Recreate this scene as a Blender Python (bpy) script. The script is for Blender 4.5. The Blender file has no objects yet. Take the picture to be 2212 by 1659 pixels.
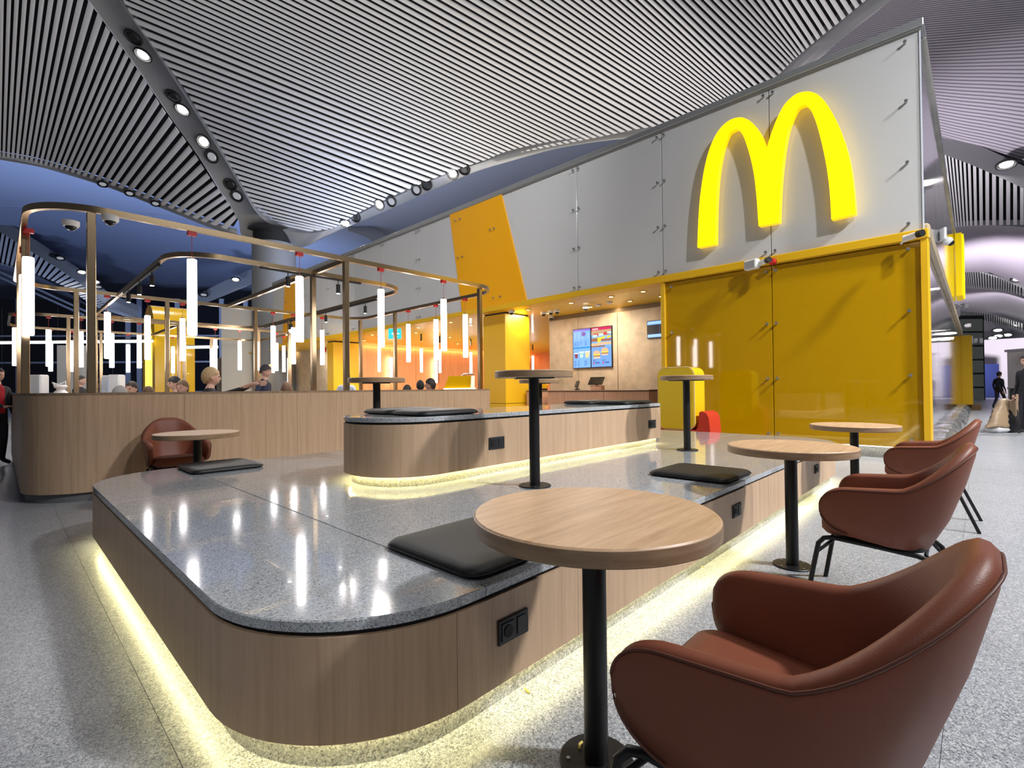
import bpy, bmesh, math, random
import numpy as np
from mathutils import Vector, Matrix
random.seed(7)
S = bpy.context.scene
COL = S.collection
PI = math.pi

EXPOSURE = 0.0
TUBE_E = 11.0
LED_E = 55.0
SPOT_W = 900.0
BIG_LAMPS = [   # hall downlights overhead and to the right, plus unseen fills and uplights added on roof, behind partition, beside hall
    (('SPOT', (3.0, -6.5, 10.5), (9.0, 5.0, 3.5), 3800), dict(size=.30, spot=84, blend=1.0)),
    (('SPOT', (5.0, 0.0, 10.3), (5.0, 1.0, 0), 600), dict(size=.8, spot=90, blend=1.0)),
    (('SPOT', (7.0, -7.0, 10.3), (7.5, -4.5, 0), 11000), dict(size=.5, spot=115, blend=1.0)),
    (('SPOT', (2.0, 3.0, 10.3), (9.2, 14.0, 4.5), 2800), dict(size=.3, spot=75, blend=1.0)),  # unseen second key, added to brighten the far part of the facade
    (('SPOT', (-3.0, -3.5, 7.5), (1.7, 1.7, .3), 560), dict(size=1.0, spot=40, blend=1.0)),  # unseen fill, added to lift the near bench faces
    (('SPOT', (20.0, -5.0, 11.0), (20.0, -4.0, 0), 8000), dict(size=.5, spot=110, blend=1.0)),
    (('SPOT', (-9.0, 5.0, 1.0), (-2.0, 8.5, 14.5), 7500, (1, .98, .96)), dict(size=1.0, spot=78, blend=.8)),  # unseen low uplight out of frame, added to brighten the near ceiling
    (('AREA', (13.5, 8.0, 6.0), (12.5, 8.0, 20), 350, (1, .98, .97)), dict(size=6)),  # this and the next: unseen roof uplights added for the slatted ceiling
    (('AREA', (13.5, 16.0, 6.0), (12.5, 16.0, 20), 350, (1, .98, .97)), dict(size=6)),
    (('AREA', (16.0, 4.2, 6.0), (17.0, 2.0, 20), 170, (1, .93, 1)), dict(size=5)),  # this and the next: unseen roof uplights added for the right-hand vaults
    (('AREA', (23.0, 4.2, 6.0), (25.0, 2.0, 20), 200, (1, .93, 1)), dict(size=5)),
    (('SPOT', (26.0, 3.0, 6.1), (55.0, -5.0, 20), 6000, (1, .92, 1)), dict(size=.5, spot=110, blend=1.0)),  # unseen spot behind the parapet, added to lift the concourse vaults
    (('SPOT', (48.0, -1.0, 1.0), (66.0, -5.0, 18), 16000, (1, .92, 1)), dict(size=.5, spot=140, blend=1.0)),  # this and the next: hidden floor spots added for the distant vaults
    (('SPOT', (80.0, -2.0, 1.0), (100.0, -5.0, 14), 12000, (1, .92, 1)), dict(size=.5, spot=140, blend=1.0)),
    (('AREA', (12.0, 21.0, 6.0), (14.0, 26.0, 20), 600, (.60, .72, 1)), dict(size=5, size_y=6)),  # unseen blue roof uplight, added for the far side vault
    (('SPOT', (2.0, 37.0, .5), (4.0, 48.0, 15), 5200, (.52, .66, 1)), dict(size=1.0, spot=130)),  # unseen blue floor spot, added to light the far vault
    (('SPOT', (-2.0, 31.0, .5), (-5.0, 40.0, 12), 2600, (.60, .72, 1)), dict(size=1.0, spot=110, blend=1.0)),  # unseen blue spot, added to lift the second bay's slats
    (('SPOT', (10.0, 35.0, .5), (14.0, 45.0, 15), 5200, (.52, .66, 1)), dict(size=1.0, spot=130)),  # unseen blue floor spot, added to light the far vault
]
# ---------------------------------------------------------------- camera
F = 1059.0; CX, CY = 1106.0, 829.5; H = 1.10
ROLL = .0108; PITCH = .0108; YAW = math.radians(43.62)
_fw = np.array([math.cos(YAW)*math.cos(PITCH), math.sin(YAW)*math.cos(PITCH), math.sin(PITCH)])
_r0 = np.array([math.sin(YAW), -math.cos(YAW), 0.0]); _u0 = np.cross(_r0, _fw)
_R = math.cos(ROLL)*_r0 - math.sin(ROLL)*_u0
_U = math.sin(ROLL)*_r0 + math.cos(ROLL)*_u0
_C = np.array([0, 0, H])
def _ray(x, y): return _fw*F + _R*(x-CX) - _U*(y-CY)
def onz(x, y, z): d = _ray(x, y); return _C + d*(z-H)/d[2]      # where a pixel's ray meets a height
def onx(x, y, X): d = _ray(x, y); return _C + d*X/d[0]          # ... a plane X = const
def ony(x, y, Y): d = _ray(x, y); return _C + d*Y/d[1]          # ... a plane Y = const
def atd(x, y, D): return _C + _ray(x, y)*D/F                    # ... a forward distance
cam = bpy.data.cameras.new('camera'); cam.sensor_fit = 'HORIZONTAL'; cam.sensor_width = 36.0
cam.lens = F/2212*36.0; cam.clip_start = .02; cam.clip_end = 400
co = bpy.data.objects.new('camera', cam); COL.objects.link(co)
co.matrix_world = Matrix(((_R[0], _U[0], -_fw[0], 0), (_R[1], _U[1], -_fw[1], 0), (_R[2], _U[2], -_fw[2], H), (0, 0, 0, 1)))
S.camera = co

# ---------------------------------------------------------------- view, world, large lights
S.view_settings.view_transform = 'Standard'; S.view_settings.look = 'None'
S.view_settings.exposure = EXPOSURE; S.view_settings.gamma = 1.0; S.view_settings.use_curve_mapping = False
w = bpy.data.worlds.new('night'); S.world = w; w.use_nodes = True
w.node_tree.nodes['Background'].inputs[0].default_value = (.50, .53, .62, 1)
w.node_tree.nodes['Background'].inputs[1].default_value = .09
def lamp(kind, loc, target, energy, color=(1, 1, 1), size=1.0, size_y=None, spot=120, blend=.6):
    l = bpy.data.lights.new('lamp_or_fill', kind); l.energy = energy; l.color = color
    if kind == 'AREA':
        l.size = size
        if size_y: l.shape = 'RECTANGLE'; l.size_y = size_y
    else: l.shadow_soft_size = size
    if kind == 'SPOT': l.spot_size = math.radians(spot); l.spot_blend = blend
    o = bpy.data.objects.new('lamp_or_fill', l); COL.objects.link(o); o.location = loc
    d = Vector(target)-Vector(loc); o.rotation_euler = d.to_track_quat('-Z', 'Y').to_euler()
    return o
for a in BIG_LAMPS: lamp(*a[0], **a[1])

# ---------------------------------------------------------------- materials
MAT = {}
def mat(name, col=(.8, .8, .8), rough=.5, metal=0.0, emit=None, es=0.0, spec=.5, coat=0.0, trans=0.0, noise=0.0, nscale=8.0, bump=0.0, bscale=200.0, stretch=(1, 1, 1), alpha=1.0):
    if name in MAT: return MAT[name]
    m = bpy.data.materials.new(name); m.use_nodes = True; nt = m.node_tree; b = nt.nodes['Principled BSDF']
    b.inputs['Base Color'].default_value = (*col, 1); b.inputs['Roughness'].default_value = rough
    b.inputs['Metallic'].default_value = metal; b.inputs['Specular IOR Level'].default_value = spec
    b.inputs['Coat Weight'].default_value = coat; b.inputs['Coat Roughness'].default_value = .04
    b.inputs['Transmission Weight'].default_value = trans
    b.inputs['Alpha'].default_value = alpha
    if emit: b.inputs['Emission Color'].default_value = (*emit, 1); b.inputs['Emission Strength'].default_value = es
    if noise or bump:
        tc = nt.nodes.new('ShaderNodeTexCoord'); mp = nt.nodes.new('ShaderNodeMapping'); mp.inputs['Scale'].default_value = stretch
        nt.links.new(tc.outputs['Object'], mp.inputs['Vector'])
    if noise:
        n = nt.nodes.new('ShaderNodeTexNoise'); n.inputs['Scale'].default_value = nscale; n.inputs['Detail'].default_value = 5
        nt.links.new(mp.outputs['Vector'], n.inputs['Vector'])
        mr = nt.nodes.new('ShaderNodeMapRange'); mr.inputs[1].default_value = .25; mr.inputs[2].default_value = .75
        mr.inputs[3].default_value = 1-noise; mr.inputs[4].default_value = 1+noise
        nt.links.new(n.outputs['Fac'], mr.inputs[0])
        mx = nt.nodes.new('ShaderNodeMix'); mx.data_type = 'RGBA'; mx.blend_type = 'MULTIPLY'; mx.inputs[0].default_value = 1
        mx.inputs[6].default_value = (*col, 1); nt.links.new(mr.outputs[0], mx.inputs[7]); nt.links.new(mx.outputs[2], b.inputs['Base Color'])
    if bump:
        n2 = nt.nodes.new('ShaderNodeTexNoise'); n2.inputs['Scale'].default_value = bscale; n2.inputs['Detail'].default_value = 3
        nt.links.new(mp.outputs['Vector'], n2.inputs['Vector'])
        bp = nt.nodes.new('ShaderNodeBump'); bp.inputs['Strength'].default_value = bump; bp.inputs['Distance'].default_value = .002
        nt.links.new(n2.outputs['Fac'], bp.inputs['Height']); nt.links.new(bp.outputs['Normal'], b.inputs['Normal'])
    MAT[name] = m; return m
def wood(name, dark, light, grain=(26, 26, 1.1), rough=.42, world=True):
    if name in MAT: return MAT[name]
    m = bpy.data.materials.new(name); m.use_nodes = True; nt = m.node_tree; b = nt.nodes['Principled BSDF']
    tc = nt.nodes.new('ShaderNodeNewGeometry' if world else 'ShaderNodeTexCoord')
    mp = nt.nodes.new('ShaderNodeMapping'); mp.inputs['Scale'].default_value = grain
    nt.links.new(tc.outputs['Position' if world else 'Object'], mp.inputs['Vector'])
    n1 = nt.nodes.new('ShaderNodeTexNoise'); n1.inputs['Scale'].default_value = 1.0; n1.inputs['Detail'].default_value = 7; n1.inputs['Roughness'].default_value = .62; n1.inputs['Distortion'].default_value = .35
    n2 = nt.nodes.new('ShaderNodeTexNoise'); n2.inputs['Scale'].default_value = 7.0; n2.inputs['Detail'].default_value = 3
    nt.links.new(mp.outputs[0], n1.inputs['Vector']); nt.links.new(mp.outputs[0], n2.inputs['Vector'])
    ma = nt.nodes.new('ShaderNodeMath'); ma.operation = 'MULTIPLY_ADD'; ma.inputs[1].default_value = .28; nt.links.new(n2.outputs['Fac'], ma.inputs[0]); nt.links.new(n1.outputs['Fac'], ma.inputs[2])
    cr = nt.nodes.new('ShaderNodeValToRGB'); e = cr.color_ramp.elements
    e[0].position = .38; e[0].color = (*dark, 1); e[1].position = .86; e[1].color = (*light, 1)
    nt.links.new(ma.outputs[0], cr.inputs[0]); nt.links.new(cr.outputs[0], b.inputs['Base Color'])
    b.inputs['Roughness'].default_value = rough
    bp = nt.nodes.new('ShaderNodeBump'); bp.inputs['Strength'].default_value = .12; bp.inputs['Distance'].default_value = .001
    nt.links.new(n2.outputs['Fac'], bp.inputs['Height']); nt.links.new(bp.outputs[0], b.inputs['Normal'])
    MAT[name] = m; return m
def terrazzo(name, base, chip_l, chip_d, rough, scale=75, spec=.5, coat=0.0):
    m = bpy.data.materials.new(name); m.use_nodes = True; nt = m.node_tree; b = nt.nodes['Principled BSDF']
    g = nt.nodes.new('ShaderNodeNewGeometry')
    def vor(sc, thr, soft):
        v = nt.nodes.new('ShaderNodeTexVoronoi'); v.inputs['Scale'].default_value = sc; v.inputs['Randomness'].default_value = 1
        nt.links.new(g.outputs['Position'], v.inputs['Vector'])
        s = nt.nodes.new('ShaderNodeSeparateColor'); nt.links.new(v.outputs['Color'], s.inputs[0])
        mr = nt.nodes.new('ShaderNodeMapRange'); mr.inputs[1].default_value = thr-soft; mr.inputs[2].default_value = thr+soft
        nt.links.new(s.outputs[0], mr.inputs[0]); return mr.outputs[0]
    n = nt.nodes.new('ShaderNodeTexNoise'); n.inputs['Scale'].default_value = 2.2; n.inputs['Detail'].default_value = 6
    nt.links.new(g.outputs['Position'], n.inputs['Vector'])
    cr = nt.nodes.new('ShaderNodeValToRGB'); e = cr.color_ramp.elements; e[0].position = .3; e[1].position = .7
    e[0].color = (*[c*.9 for c in base], 1); e[1].color = (*[c*1.08 for c in base], 1); nt.links.new(n.outputs['Fac'], cr.inputs[0])
    cur = cr.outputs[0]
    for sc, thr, c in ((scale, .80, chip_l), (scale*1.35, .87, chip_d), (scale*2.2, .80, chip_l), (scale*2.6, .86, chip_d)):
        mx = nt.nodes.new('ShaderNodeMix'); mx.data_type = 'RGBA'; nt.links.new(vor(sc, thr, .01), mx.inputs[0])
        nt.links.new(cur, mx.inputs[6]); mx.inputs[7].default_value = (*c, 1); cur = mx.outputs[2]
    nt.links.new(cur, b.inputs['Base Color']); b.inputs['Roughness'].default_value = rough; b.inputs['Specular IOR Level'].default_value = spec
    b.inputs['Coat Weight'].default_value = coat; b.inputs['Coat Roughness'].default_value = .008
    MAT[name] = m; return m
def stripes(name, ca, cb, axis_scale, rough=.6):
    """fine far-away slats: alternating paint and dark gap, laid along the surface's own V coordinate"""
    m = bpy.data.materials.new(name); m.use_nodes = True; nt = m.node_tree; b = nt.nodes['Principled BSDF']
    u = nt.nodes.new('ShaderNodeUVMap'); sp = nt.nodes.new('ShaderNodeSeparateXYZ'); nt.links.new(u.outputs[0], sp.inputs[0])
    mu = nt.nodes.new('ShaderNodeMath'); mu.operation = 'MULTIPLY'; mu.inputs[1].default_value = axis_scale; nt.links.new(sp.outputs[1], mu.inputs[0])
    fr = nt.nodes.new('ShaderNodeMath'); fr.operation = 'FRACT'; nt.links.new(mu.outputs[0], fr.inputs[0])
    gt = nt.nodes.new('ShaderNodeMath'); gt.operation = 'GREATER_THAN'; gt.inputs[1].default_value = .60; nt.links.new(fr.outputs[0], gt.inputs[0])
    mx = nt.nodes.new('ShaderNodeMix'); mx.data_type = 'RGBA'; nt.links.new(gt.outputs[0], mx.inputs[0])
    mx.inputs[6].default_value = (*ca, 1); mx.inputs[7].default_value = (*cb, 1); nt.links.new(mx.outputs[2], b.inputs['Base Color'])
    b.inputs['Roughness'].default_value = rough; MAT[name] = m; return m

OAK = wood('oak_panel', (.44, .290, .180), (.62, .435, .290), grain=(30, 30, .9))
OAK_TOP = wood('oak_table_top', (.45, .27, .15), (.70, .47, .29), grain=(3, 34, 30))
OAK_EDGE = wood('oak_table_edge', (.22, .135, .075), (.40, .27, .165), grain=(6, 6, 60))
FLOOR = terrazzo('floor_terrazzo', (.33, .35, .38), (.52, .53, .55), (.15, .16, .18), .30, 120)
STONE = terrazzo('polished_stone', (.42, .445, .47), (.54, .56, .585), (.22, .23, .25), .10, 130, coat=.5)
PLINTH = terrazzo('plinth_stone', (.36, .37, .36), (.55, .55, .54), (.18, .18, .18), .4, 110)
BLACK = mat('black_metal', (.012, .012, .013), .42, .2)
MATTE = mat('matte_black', (.008, .008, .009), .7)
LEATHER_B = mat('black_leather', (.010, .010, .011), .5, bump=.25, bscale=500)
LEATHER = mat('brown_leather', (.215, .064, .034), .46, spec=.35, bump=.22, bscale=420, noise=.06, nscale=5)
LEATHER_S = mat('brown_leather_seam', (.12, .038, .022), .5)
BRASS = mat('brass', (.52, .385, .235), .26, 1.0, noise=.05, nscale=3, stretch=(1, 1, 8))
WHITE = mat('white_panel', (.57, .575, .58), .12, coat=.5)
WHITE_P = mat('white_plastic', (.75, .75, .75), .4)
YEL = mat('yellow_glass', (.50, .275, .0), .04, spec=.75, coat=.3)
YEL_M = mat('yellow_paint', (.74, .42, .005), .45)
YEL_O = mat('orange_yellow_panel', (.84, .385, .003), .35)
STEEL = mat('brushed_steel', (.48, .48, .49), .35, .9)
RIBM = mat('rib_metal', (.235, .24, .25), .38, .35)
SLAT = mat('ceiling_slat_paint', (.55, .55, .56), .55)
VOID = mat('ceiling_void', (.004, .004, .006), .9)
TUBE = mat('tube_light', (1, 1, 1), .4, emit=(1.0, .93, .92), es=TUBE_E)
LENS = mat('spot_lens', (1, 1, 1), .3, emit=(1.0, .97, .93), es=60)
LENS_W = mat('warm_lens', (1, 1, 1), .3, emit=(1.0, .80, .35), es=14)
LED = mat('led_strip', (1, 1, 1), .4, emit=(1.0, .89, .45), es=LED_E)
RED = mat('red_plastic', (.55, .02, .02), .4)
SIGNY = mat('sign_yellow', (1, .75, 0), .4, emit=(1.0, .70, .0), es=1.5)
SIGNE = mat('sign_edge', (.9, .62, .0), .35, emit=(1.0, .62, .0), es=.7)
GLASS_T = mat('tinted_glass', (.5, .5, .52), .03, .0, trans=0, spec=1.0, coat=1.0)

# ---------------------------------------------------------------- mesh helpers
class MB:
    def __init__(s): s.v = []; s.f = []
    def add(s, v, f):
        o = len(s.v); s.v += [tuple(float(c) for c in p) for p in v]; s.f += [tuple(i+o for i in q) for q in f]; return s
    def box(s, c, d, rz=0, bev=0):
        x, y, z = [q/2 for q in d]; cs, sn = math.cos(rz), math.sin(rz)
        if bev:
            b = min(bev, x*.9, y*.9, z*.9)
            pts = []
            for sz, zz, k in ((-1, -z, b), (-1, -z+b, 0), (1, z-b, 0), (1, z, b)):
                for px_, py_ in ((-x+b, -y+k), (x-b, -y+k), (x-k, -y+b), (x-k, y-b), (x-b, y-k), (-x+b, y-k), (-x+k, y-b), (-x+k, -y+b)): pts.append((px_, py_, zz))
            f = [tuple(range(7, -1, -1)), tuple(range(24, 32))]
            for r in range(3):
                for i in range(8): f.append((r*8+i, r*8+(i+1) % 8, (r+1)*8+(i+1) % 8, (r+1)*8+i))
        else:
            pts = [(-x, -y, -z), (x, -y, -z), (x, y, -z), (-x, y, -z), (-x, -y, z), (x, -y, z), (x, y, z), (-x, y, z)]
            f = [(3, 2, 1, 0), (4, 5, 6, 7), (0, 1, 5, 4), (1, 2, 6, 5), (2, 3, 7, 6), (3, 0, 4, 7)]
        return s.add([(c[0]+p[0]*cs-p[1]*sn, c[1]+p[0]*sn+p[1]*cs, c[2]+p[2]) for p in pts], f)
    def b2(s, lo, hi, bev=0):
        return s.box([(a+b)/2 for a, b in zip(lo, hi)], [abs(b-a) for a, b in zip(lo, hi)], 0, bev)
    def prism(s, poly, z0, z1, top=True, bottom=True):
        n = len(poly); v = [(p[0], p[1], z0) for p in poly]+[(p[0], p[1], z1) for p in poly]; f = []
        for i in range(n): f.append((i, (i+1) % n, n+(i+1) % n, n+i))
        if bottom: f.append(tuple(range(n-1, -1, -1)))
        if top: f.append(tuple(range(n, 2*n)))
        return s.add(v, f)
    def loft(s, rings, closed=True, cap=True):
        n = len(rings[0]); v = [p for r in rings for p in r]; f = []
        for k in range(len(rings)-1):
            for i in range(n if closed else n-1): f.append((k*n+i, k*n+(i+1) % n, (k+1)*n+(i+1) % n, (k+1)*n+i))
        if cap: f.append(tuple(range(n-1, -1, -1))); f.append(tuple((len(rings)-1)*n+i for i in range(n)))
        return s.add(v, f)
    def lathe(s, prof, c=(0, 0, 0), n=24, axis='z'):
        rings = []
        for r, h in prof:
            ring = []
            for i in range(n):
                a = 2*PI*i/n; p = (r*math.cos(a), r*math.sin(a), h)
                if axis == 'x': p = (p[2], p[0], p[1])
                if axis == 'y': p = (p[1], p[2], p[0])
                ring.append((c[0]+p[0], c[1]+p[1], c[2]+p[2]))
            rings.append(ring)
        return s.loft(rings)
    def tube(s, path, r, n=8, closed=False, sq=None):
        P = [Vector(p) for p in path]; m = len(P); rings = []; up = Vector((0, 0, 1))
        for i in range(m):
            a = P[(i-1) % m] if (closed or i > 0) else P[i]; b = P[(i+1) % m] if (closed or i < m-1) else P[i]
            t = (b-a).normalized(); u = up-t*up.dot(t)
            if u.length < .15: u = Vector((0, 1, 0))-t*t.y
            u.normalize(); w_ = t.cross(u)
            if sq: ring = [P[i]+w_*x*sq[0]/2+u*y*sq[1]/2 for x, y in ((-1, -1), (1, -1), (1, 1), (-1, 1))]
            else:
                rr = r[i] if isinstance(r, (list, tuple)) else r
                ring = [P[i]+(w_*math.cos(2*PI*k/n)+u*math.sin(2*PI*k/n))*rr for k in range(n)]
            rings.append(ring)
        if closed: rings.append(rings[0])
        return s.loft(rings, cap=not closed)
    def sphere(s, c, r, nu=16, nv=10, z0=-1.0, z1=1.0):
        rx, ry, rz = (r, r, r) if not isinstance(r, (tuple, list)) else r; rings = []
        a0, a1 = math.asin(z0), math.asin(z1)
        for k in range(nv+1):
            a = a0+(a1-a0)*k/nv; q = max(math.cos(a), .001)
            rings.append([(c[0]+rx*q*math.cos(2*PI*i/nu), c[1]+ry*q*math.sin(2*PI*i/nu), c[2]+rz*math.sin(a)) for i in range(nu)])
        return s.loft(rings)
    def grid(s, rows):
        n = len(rows[0]); v = [p for r in rows for p in r]
        return s.add(v, [(k*n+i, k*n+i+1, (k+1)*n+i+1, (k+1)*n+i) for k in range(len(rows)-1) for i in range(n-1)])
    def mesh(s, name, m, smooth=False, ang=None):
        me = bpy.data.meshes.new(name); me.from_pydata(s.v, [], s.f); me.update()
        bm = bmesh.new(); bm.from_mesh(me); bmesh.ops.recalc_face_normals(bm, faces=bm.faces); bm.to_mesh(me); bm.free()
        if m: me.materials.append(m)
        if smooth:
            me.polygons.foreach_set('use_smooth', [True]*len(me.polygons))
            try: me.set_sharp_from_angle(angle=math.radians(ang or 40))
            except Exception: pass
        return me
    def obj(s, name, m, parent=None, loc=(0, 0, 0), rz=0, smooth=False, ang=None):
        return link(name, s.mesh(name, m, smooth, ang), parent, loc, rz)
def link(name, me, parent=None, loc=(0, 0, 0), rz=0):
    o = bpy.data.objects.new(name, me); COL.objects.link(o); o.location = loc; o.rotation_euler = (0, 0, rz)
    if parent: o.parent = parent
    return o
def tag(o, label=None, cat=None, group=None, kind=None):
    if label: o['label'] = label
    if cat: o['category'] = cat
    if group: o['group'] = group
    if kind: o['kind'] = kind
    return o
def thing(name, loc, label, cat, rz=0, group=None):
    return tag(link(name, None, None, loc, rz), label, cat, group)
def copy_tree(o, parent=None):
    c = o.copy(); COL.objects.link(c); c.parent = parent
    for ch in [x for x in COL.objects if x.parent == o]: copy_tree(ch, c)
    return c
def rrect(x0, x1, y0, y1, r, seg=10):
    """rounded rectangle outline; r = (x0y0, x1y0, x1y1, x0y1)"""
    if not isinstance(r, (tuple, list)): r = (r,)*4
    out = []
    for (cx, cy, rr, a0) in ((x0+r[0], y0+r[0], r[0], PI), (x1-r[1], y0+r[1], r[1], 1.5*PI), (x1-r[2], y1-r[2], r[2], 0), (x0+r[3], y1-r[3], r[3], .5*PI)):
        for k in range(seg+1):
            a = a0+PI/2*k/seg; out.append((cx+rr*math.cos(a), cy+rr*math.sin(a)))
    return out
def offset(poly, d):
    """push a convex outline inwards (d>0) or outwards"""
    n = len(poly); out = []
    for i in range(n):
        a, b = Vector(poly[i-1]), Vector(poly[(i+1) % n]); t = (b-a)
        if t.length < 1e-6: out.append(poly[i]); continue
        t.normalize(); out.append((poly[i][0]-t.y*d, poly[i][1]+t.x*d))
    return out
def lerp(a, b, t): return a+(b-a)*t
def table_of(ks, vals):
    ks = np.array(ks, float); vals = np.array(vals, float)
    n = len(ks); h = np.diff(ks); dl = np.diff(vals, axis=0)/h[:, None]; m = np.zeros_like(vals)
    m[0], m[-1] = dl[0], dl[-1]
    for i in range(1, n-1):
        for c in range(vals.shape[1]):
            p, q = dl[i-1, c], dl[i, c]; m[i, c] = 0 if p*q <= 0 else 2*p*q/(p+q)
    def f(k):
        i = int(min(max(np.searchsorted(ks, k)-1, 0), n-2)); t = (k-ks[i])/h[i]
        if k < ks[0] or k > ks[-1]:
            j = 0 if k < ks[0] else n-1; return vals[j]+m[j]*(k-ks[j])
        return ((2*t**3-3*t**2+1)*vals[i]+(t**3-2*t**2+t)*h[i]*m[i]+(-2*t**3+3*t**2)*vals[i+1]+(t**3-t**2)*h[i]*m[i+1])
    return f
# ================================================================ FLOOR
fl = MB(); fl.add([(-70, -70, -.006), (130, -70, -.006), (130, 130, -.006), (-70, 130, -.006)], [(0, 1, 2, 3)])
floor = tag(fl.obj('floor', FLOOR), 'grey speckled terrazzo floor of the terminal hall', 'floor', kind='structure')
slab_me = MB().b2((-.5992, -.5992, -.005), (.5992, .5992, 0)).mesh('floor_slab', FLOOR)
for i in range(-3, 10):
    for j in range(-3, 9): link('floor_slab', slab_me, floor, (.376+1.2*i+.6, .10+1.2*j+.6, 0))

# ================================================================ CEILING
ceiling = tag(link('ceiling', None, None, (0, 0, 0)), 'vaulted slatted metal ceiling of the terminal with curved grey ribs', 'ceiling', kind='structure')
def q3(r): return atd(r[0], r[1], r[2])
# near vault: every slat runs from the steep rib (a) to the low rib (b); k counts slats out from the column
KS = [0, 2, 10, 17, 21, 25, 30, 51, 61, 74, 82, 87, 91.5, 95.5, 101]
RA = [(585, 480, 25.3), (565, 463, 25), (505, 370, 23.3), (440, 262, 21.8), (400, 195, 20.5), (344, 118, 19), (268, 5, 17.2), (150, -370, 12.6), (420, -460, 11.9), (900, -470, 11.6), (1250, -320, 12.7), (1480, -250, 13.2), (1590, -240, 12.9), (1690, -220, 12.8), (1800, -240, 12.2)]
RB = [(672, 500, 25.3), (706, 496, 25), (779, 457, 24.2), (855, 421, 23.3), (925, 391, 22.3), (990, 366, 21.5), (1060, 343, 20.9), (1361, 282, 18.8), (1530, 258, 17.6), (1625, 208, 16.5), (1704, 142, 15.7), (1736, 111, 15.3), (1788, 68, 14.8), (1845, 22, 14.2), (1930, -50, 13.4)]
fa, fb = table_of(KS, [q3(r) for r in RA]), table_of(KS, [q3(r) for r in RB])
def slat(name, a0, a1, b0, b1, up, m, parent, seg=4, sag=0.0):
    mb = MB(); rings = []
    up = Vector(up)
    for k in range(seg+1):
        t = k/seg; s_ = Vector((0, 0, sag*4*t*(1-t)))
        p, q = Vector(a0).lerp(Vector(b0), t)+s_, Vector(a1).lerp(Vector(b1), t)+s_
        e = (q-p)*.22; d = up*min((q-p).length*.22, .07)
        rings.append([p+d, p+d*.3, p+e, q-e, q+d*.3, q+d])
    mb.loft(rings); return mb.obj(name, m, parent, smooth=True, ang=50)
for k in range(0, 102):
    a0, a1, b0, b1 = fa(k-.29), fa(k+.29), fb(k-.29), fb(k+.29)
    slat('ceiling_slat', a0, a1, b0, b1, (0, 0, 1), SLAT, ceiling, 4, .0)
rows = [[lerp(fa(k), fb(k), t)+np.array([0, 0, .3]) for t in (-.02, .25, .5, .75, 1.02)] for k in np.linspace(-.6, 102, 60)]
MB().grid(rows).obj('void_backing', VOID, ceiling)
# left vault panel: slats from the steep rib's far edge down to the outer arch
JS = [-9, 0, 8, 11, 15.5, 20, 24, 28, 31, 33.5]
LA = [(-150, -395, 12.6), (26, -190, 14.6), (178, -15, 17), (233, 64, 18.2), (294, 145, 19.6), (354, 240, 21.2), (412, 321, 22.6), (462, 398, 23.7), (496, 439, 24.5), (514, 474, 25.2)]
LE = [(-75, 326, 19.6), (8, 339, 21.0), (88, 354, 22.2), (121, 363, 22.6), (175, 379, 23.1), (243, 401, 23.7), (314, 429, 24.2), (385, 457, 24.7), (439, 479, 25.1), (494, 498, 25.4)]
fla, fle = table_of(JS, [q3(r) for r in LA]), table_of(JS, [q3(r) for r in LE])
for j in range(-9, 34):
    slat('ceiling_slat', fla(j-.29), fla(j+.29), fle(j-.29), fle(j+.29), (0, 0, 1), SLAT, ceiling, 3)
MB().grid([[lerp(fla(k), fle(k), t)+np.array([0, 0, .3]) for t in (-.02, .33, .66, 1.01)] for k in np.linspace(-9.5, 34, 36)]).obj('void_backing', VOID, ceiling)
# ribs: a metal band that sweeps down the steep rib, round the column head and out along the low rib
def band(name, inn, out, m, depth=.28, lip=.05):
    I = [Vector(q3(r)) for r in inn]; O = [Vector(q3(r)) for r in out]
    d = Vector((0, 0, depth)); mb = MB()
    rings = []
    for p, q in zip(I, O):
        e = (q-p).normalized()*lip
        rings.append([p+d, p, p+e*.4-Vector((0, 0, .04)), p+e-Vector((0, 0, .0)), q-e, q-e*.4-Vector((0, 0, .04)), q, q+d])
    mb.loft(rings, closed=True); return mb.obj(name, m, ceiling, smooth=True, ang=60)
def resample(pts, n):
    f = table_of(range(len(pts)), pts); return [tuple(f(t)) for t in np.linspace(0, len(pts)-1, n)]
INN = [(60, -400, 13), (150, -190, 15), (262, 2, 17.2), (344, 120, 19), (440, 268, 21.8), (467, 311, 22.4), (500, 365, 23.2), (530, 417, 24.1), (551, 452, 24.7), (576, 477, 25.1), (608, 493, 25.3), (640, 500, 25.4), (671, 502, 25.3), (700, 497, 25.1), (732, 485, 24.8), (779, 459, 24.3), (847, 427, 23.4), (955, 378, 22), (1040, 349, 21.1), (1090, 333, 20.5), (1196, 307, 19.7), (1315, 287, 19.1), (1394, 279, 18.6), (1500, 266, 17.8), (1600, 225, 16.7), (1685, 160, 15.9), (1736, 112, 15.3), (1788, 69, 14.8), (1869, 1, 14), (2010, -110, 12.9)]
OUT = [(-20, -330, 13.2), (85, -130, 15.2), (196, 8, 17.4), (291, 140, 19.5), (376, 264, 21.8), (420, 325, 22.6), (449, 370, 23.2), (478, 418, 24.1), (500, 449, 24.7), (516, 480, 25.2), (520, 505, 25.6), (560, 525, 25.9), (620, 537, 26), (657, 532, 25.8), (695, 514, 25.5), (752, 488, 24.9), (826, 458, 24), (930, 412, 22.6), (1040, 366, 21.6), (1100, 348, 21), (1215, 317, 20.2), (1320, 301, 19.6), (1405, 293, 19.1), (1520, 278, 18.2), (1640, 233, 17), (1740, 152, 16), (1792, 107, 15.4), (1848, 60, 14.9), (1929, -3, 14.1), (2075, -115, 13)]
band('rib_band', resample(INN, 110), resample(OUT, 110), RIBM)
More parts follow.
